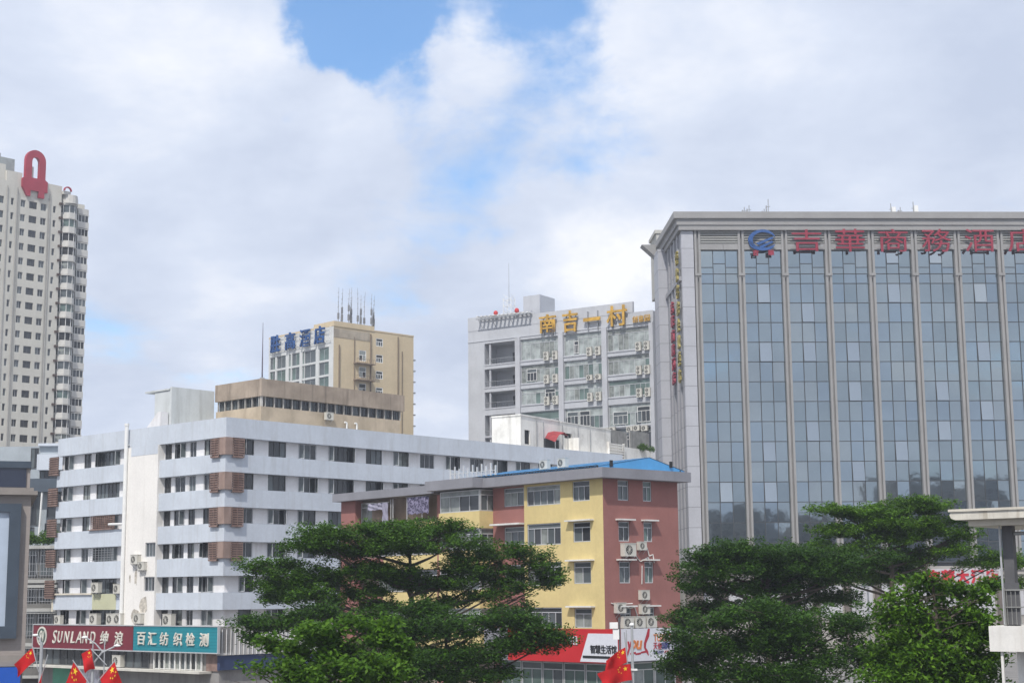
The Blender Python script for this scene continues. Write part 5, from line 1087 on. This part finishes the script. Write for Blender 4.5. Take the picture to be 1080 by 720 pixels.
def tree(name, label, base, clumps, leaf_m, leaf=.16, dens=260, sub=.42, flat=.5, up=.75, trunk_r=.22, group=None, fork=.45, seed=1, gap=-.33):
    """clumps: (x, y, z, rx, ry, rz) in world metres"""
    r = np.random.default_rng(seed); rp = random.Random(seed)
    o = thing(name, label, 'tree', base, 0, group); bx, by, _ = base
    C = []
    ph = r.uniform(0, 6.28, (5, 3)); kk = r.uniform(.8, 2.6, (5, 3))*np.array([1, 1, 1.7])
    def field(q): return sum(np.sin(q@(kk[i]*np.array([1, .9, 1.1]))+ph[i, 0])*np.cos(q[:, 0]*kk[i, 1]+q[:, 2]*kk[i, 2]*1.3+ph[i, 1]) for i in range(5))/2.2
    for (x, y, z, rx, ry, rz) in clumps:
        ns = max(8, int(dens*.10*(rx*ry+rx*rz+ry*rz)))
        d = r.normal(size=(ns, 3)); d /= np.linalg.norm(d, axis=1)[:, None]
        rad = r.random(ns)**.5*r.choice([1, 1, 1, 1.12, 1.28], ns); d[:, 2] = np.where(d[:, 2] < 0, d[:, 2]*.6, d[:, 2])
        q = np.array([x-bx, y-by, z]) + d*rad[:, None]*np.array([rx, ry, rz])
        q[:, 2] += .35*rz*np.sin(q[:, 0]*1.3+ph[0, 2])*np.cos(q[:, 1]*1.1)
        C.append(q[field(q) > gap])
    C = np.concatenate(C)
    per = (r.random(len(C))**1.6*70+14).astype(int); idx = np.repeat(np.arange(len(C)), per)
    sz = (.35+.9*per/84)*sub
    off = r.normal(size=(len(idx), 3)); off /= np.maximum(1, np.linalg.norm(off, axis=1)/1.7)[:, None]
    pos = C[idx] + off*(sz[idx, None]*np.array([.72, .72, .72*flat]))
    n = len(pos); nrm = r.normal(size=(n, 3)); nrm[:, 2] = np.abs(nrm[:, 2])+up*1.6; nrm /= np.linalg.norm(nrm, axis=1)[:, None]
    t = r.normal(size=(n, 3)); t -= nrm*(t*nrm).sum(1)[:, None]; t /= np.linalg.norm(t, axis=1)[:, None]; b = np.cross(nrm, t)
    L = leaf*r.uniform(.7, 1.4, n)[:, None]; Wd = L*.48
    v = np.stack([pos-t*L*.5, pos+b*Wd*.5-t*L*.05, pos+t*L*.5, pos-b*Wd*.5-t*L*.05], 1).reshape(-1, 3)
    me = bpy.data.meshes.new('crown'); me.vertices.add(n*4); me.vertices.foreach_set('co', v.ravel()); me.loops.add(n*4); me.loops.foreach_set('vertex_index', np.arange(n*4)); me.polygons.add(n)
    me.polygons.foreach_set('loop_start', np.arange(n)*4); me.materials.append(leaf_m); me.update(calc_edges=True); link('crown', me, o)
    mb = MB(); top = max(c[2] for c in clumps); hf = top*fork
    mb.path([(0, 0, 0), (.06, .03, hf*.5), (0, 0, hf)], trunk_r*1.35, trunk_r, 9); mb.path([(0, 0, hf), (.1, 0, hf+(top-hf)*.45), (-.05, 0, top-.2)], trunk_r, trunk_r*.18, 8)
    for (x, y, z, rx, ry, rz) in clumps:
        p = Vector((x-bx, y-by, z)); zs = min(max(hf*.8, z-.5-.30*math.hypot(p.x, p.y)), z); a = Vector((0, 0, zs)); k = (p-a); mid = a+k*.5+Vector((rp.uniform(-.2, .2), rp.uniform(-.2, .2), -.12*k.length*.5))
        mb.path([a, mid, p], trunk_r*.42, trunk_r*.1, 6)
        for q in range(4):
            e = p+Vector((rp.uniform(-1, 1)*rx*.9, rp.uniform(-1, 1)*ry*.9, rp.uniform(-.3, .8)*rz)); st = a+(p-a)*rp.uniform(.45, 1); mb.path([st, (st+e)/2+Vector((0, 0, .1)), e], trunk_r*.13, trunk_r*.04, 5)
    mb.build('trunk', m_bark, o); return o
def clump(u, v, ru, rv, Y, dy=0.0, ry=None):
    p = at(u, v, Y+dy); k = (Y+dy)/FPX; return (p.x, p.y, p.z, ru*k, (ry if ry else ru*k*.9), rv*k*1.14)
lm_dark = leafmat('dark_leaf', (.023, .066, .006), (.090, .190, .017)); lm_mid = leafmat('mid_leaf', (.036, .098, .007), (.125, .245, .019)); lm_deep = leafmat('deep_leaf', (.015, .048, .005), (.062, .140, .013)); lm_lime = leafmat('bright_leaf', (.045, .115, .010), (.12, .235, .022), .45)
# big layered tree before the yellow block
Y = 86
big = [(352, 562, 38, 10, -1), (330, 575, 34, 10, -2), (400, 562, 52, 10, 0), (450, 558, 46, 9, 1), (425, 575, 60, 10, 0), (372, 582, 40, 9, 0), (482, 572, 30, 8, 0), (475, 555, 14, 5, 1),
       (275, 600, 26, 10, -2), (300, 615, 36, 12, -2), (345, 608, 42, 12, -1), (395, 602, 50, 10, 0), (300, 596, 20, 6, -1), (325, 628, 28, 8, -3), (290, 630, 20, 6, -2), (430, 612, 36, 10, 1), (385, 625, 34, 9, 0), (345, 635, 18, 6, -2),
       (505, 585, 40, 9, 2), (545, 582, 34, 8, 2), (560, 600, 32, 12, 2), (520, 606, 40, 12, 2), (575, 592, 16, 6, 2), (580, 612, 18, 8, 2), (540, 618, 26, 8, 1), (490, 600, 30, 10, 1), (465, 618, 34, 9, 1), (510, 628, 24, 6, 1), (470, 636, 26, 5, 1), (400, 640, 26, 5, 0), (545, 640, 22, 5, 2), (562, 626, 8, 4, 1)]
p0 = at(432, 700, Y); tree('layered_tree', 'big dark spreading tree with flat layered branches before the yellow block', (p0.x, p0.y, 0), [clump(u, v, a, b, Y, d) for u, v, a, b, d in big], lm_dark, .17, 270, .40, .55, .9, .24, None, .42, 21)
# lower dark trees under it
low = [(265, 658, 26, 8, 0), (300, 655, 36, 8, 0), (340, 650, 30, 9, 0), (385, 655, 40, 12, 1), (430, 668, 46, 14, 0), (480, 660, 46, 14, 0), (525, 655, 46, 12, 1), (565, 668, 34, 14, 0), (590, 672, 12, 8, 0), (445, 695, 46, 14, -1), (500, 690, 46, 12, 0), (545, 682, 36, 10, 0), (410, 705, 44, 14, -1), (470, 712, 46, 10, -1), (520, 712, 30, 8, 0), (265, 672, 16, 8, 0), (375, 690, 40, 16, -1), (450, 645, 30, 8, 1)]
Y = 78
p0 = at(470, 715, Y); tree('layered_tree', 'lower dark leafy tree beneath the big spreading tree', (p0.x, p0.y, 0), [clump(u, v, a, b, Y, d) for u, v, a, b, d in low], lm_deep, .17, 250, .42, .6, .8, .2, None, .35, 5)
# bright green young tree in front
Y = 56
lime = [(345, 684, 40, 17, 0), (400, 668, 22, 12, 0), (330, 668, 20, 8, -1), (300, 690, 30, 12, 0), (412, 690, 16, 16, 0), (385, 706, 40, 14, -1), (325, 708, 44, 13, -1), (268, 708, 28, 9, 0), (404, 655, 10, 6, 0), (350, 728, 70, 14, 0), (252, 720, 20, 8, 0), (364, 660, 16, 7, 0), (424, 678, 8, 7, 0), (378, 672, 14, 10, 1), (285, 678, 12, 6, 0), (425, 706, 12, 10, 0)]
p0 = at(345, 760, Y); tree('young_tree', 'bright yellow green leafy tree in the lower left foreground', (p0.x, p0.y, 0), [clump(u, v, a, b, Y, d) for u, v, a, b, d in lime], lm_lime, .21, 330, .34, .75, .45, .14, None, .5, 8, -.05)
# right-hand group
Y = 88
r1 = [(760, 582, 36, 10, 0), (800, 582, 46, 11, 0), (850, 588, 50, 12, 1), (745, 592, 30, 10, 0), (740, 606, 30, 8, -1), (790, 600, 50, 10, 0), (850, 602, 46, 10, 0), (900, 596, 34, 10, 0), (775, 622, 40, 9, 0), (735, 618, 22, 6, -1), (825, 618, 44, 8, 1), (880, 612, 30, 8, 0), (740, 640, 30, 10, 0), (800, 640, 50, 9, 2), (870, 630, 40, 9, 2), (830, 594, 60, 12, 3), (720, 655, 22, 10, 0), (925, 588, 24, 9, 0)]
p0 = at(812, 700, Y); tree('layered_tree', 'dark flat topped tree in front of the hotel entrance wing', (p0.x, p0.y, 0), [clump(u, v, a, b, Y, d) for u, v, a, b, d in r1], lm_deep, .17, 270, .40, .55, .9, .22, None, .45, 31)
Y = 95
r2 = [(880, 538, 26, 6, 0), (920, 540, 40, 7, 0), (900, 605, 40, 12, 2), (945, 605, 34, 12, 2), (870, 598, 30, 10, 3), (970, 532, 34, 8, 0), (985, 545, 16, 12, 0), (940, 552, 50, 8, 0), (890, 560, 36, 7, 0), (980, 560, 30, 7, 0), (1015, 565, 26, 8, 0), (940, 568, 40, 8, 0), (1000, 580, 36, 8, 0), (900, 578, 34, 7, 0), (1030, 595, 24, 8, 0), (1060, 590, 26, 10, 1), (950, 590, 40, 9, 1), (865, 575, 14, 6, 0), (1065, 615, 20, 8, 1), (1040, 548, 14, 6, 0), (1010, 548, 14, 6, 0)]
p0 = at(943, 690, Y); tree('layered_tree', 'tall mid green tree with loose flat tiers before the glass hotel', (p0.x, p0.y, 0), [clump(u, v, a, b, Y, d) for u, v, a, b, d in r2], lm_mid, .17, 300, .38, .5, .9, .22, None, .5, 12)
Y = 74
r3 = [(760, 652, 40, 12, 0), (810, 650, 46, 12, 0), (860, 655, 46, 14, 1), (900, 660, 34, 16, 0), (750, 680, 44, 16, 0), (810, 682, 50, 16, 0), (870, 690, 50, 18, 0), (730, 705, 34, 14, 0), (790, 712, 50, 14, -1), (850, 715, 50, 14, -1), (920, 700, 36, 18, 0), (715, 672, 18, 10, 0), (725, 690, 20, 10, 0), (830, 668, 40, 10, 0)]
p0 = at(820, 725, Y); tree('layered_tree', 'low dark bushy tree at the bottom right of the shop signs', (p0.x, p0.y, 0), [clump(u, v, a, b, Y, d) for u, v, a, b, d in r3], lm_deep, .17, 270, .42, .65, .7, .22, None, .3, 44)
Y = 57
fi = [(985, 612, 24, 12, 0), (970, 632, 30, 14, 0), (1005, 640, 34, 14, 0), (1030, 632, 16, 10, 0), (950, 655, 30, 14, 0), (990, 665, 44, 16, 0), (1030, 665, 30, 18, 1), (960, 690, 40, 18, 0), (1010, 700, 46, 18, 0), (940, 712, 30, 14, 0), (1040, 690, 24, 16, 1), (990, 725, 60, 16, 0), (1035, 650, 14, 12, 0), (975, 600, 10, 8, 0), (1035, 618, 16, 7, 1), (1012, 622, 18, 7, 1)]
p0 = at(992, 760, Y); tree('leafy_tree', 'glossy mid green round leaved tree beside the footbridge canopy', (p0.x, p0.y, 0), [clump(u, v, a, b, Y, d) for u, v, a, b, d in fi], lm_mid, .19, 330, .32, .9, .35, .18, None, .45, 17, -.08)
# small plants
p0 = Vector((16.2, 51.2, 7.86))
def plant(label, base, cl, lm, seed, **k): 
    o = tree('potted_plant', label, base, cl, lm, .11, 500, .2, .9, .3, .03, None, .4, seed, -9); o['category'] = 'plant'; return o
_q = cp.matrix_world if False else Matrix.Translation((14.0, 50.2, 0)) @ Matrix.Rotation(R_(-36), 4, 'Z')
for i, (lx, l) in enumerate(((2.6, 'scruffy plant behind the railing on the footbridge landing, nearer the post'), (3.3, 'taller scruffy plant behind the railing on the footbridge landing'))):
    w = _q @ Vector((lx, .95, 0)); plant(l, (w.x, w.y, 7.86), [(w.x, w.y, .5+.15*i, .22, .22, .4)], lm_mid, 60+i)
pb = at(46, 560, 170); b_ = tree('balcony_plants', 'green shrubs on the old apartment roof terrace in the left gap', (pb.x, pb.y, 14.66), [(pb.x-1.0, pb.y, .7, .8, .6, .6), (pb.x+.6, pb.y, .9, 1.0, .6, .8), (pb.x+2.0, pb.y, .6, .7, .6, .5)], lm_mid, .22, 260, .4, .9, .4, .05, None, .3, 71, -9); b_['category'] = 'shrub'
pw_ = FO.w(33.5, -.3, 29.9); b_ = tree('wall_shrub', 'small green weeds growing on the parapet of the weathered white building', (pw_.x, pw_.y, 29.9), [(pw_.x, pw_.y, .5, .9, .4, .5), (pw_.x+1.2, pw_.y+.5, .3, .6, .4, .35)], lm_mid, .2, 260, .4, .9, .4, .04, None, .3, 72, -9); b_['category'] = 'shrub'
# ================================================================== thin summer haze
m_haze = bpy.data.materials.new('haze_air'); m_haze.use_nodes = True; _n = m_haze.node_tree.nodes; _n.clear()
_o = _n.new('ShaderNodeOutputMaterial'); _v = _n.new('ShaderNodeVolumePrincipled'); _v.inputs['Color'].default_value = (.86, .91, 1.0, 1); _v.inputs['Density'].default_value = .00042; _v.inputs['Anisotropy'].default_value = .25
m_haze.node_tree.links.new(_v.outputs[0], _o.inputs['Volume'])
mb = MB(); mb.box(-230, 240, -140, 420, -1, 112); kindof(mb.build('haze', m_haze), 'stuff')
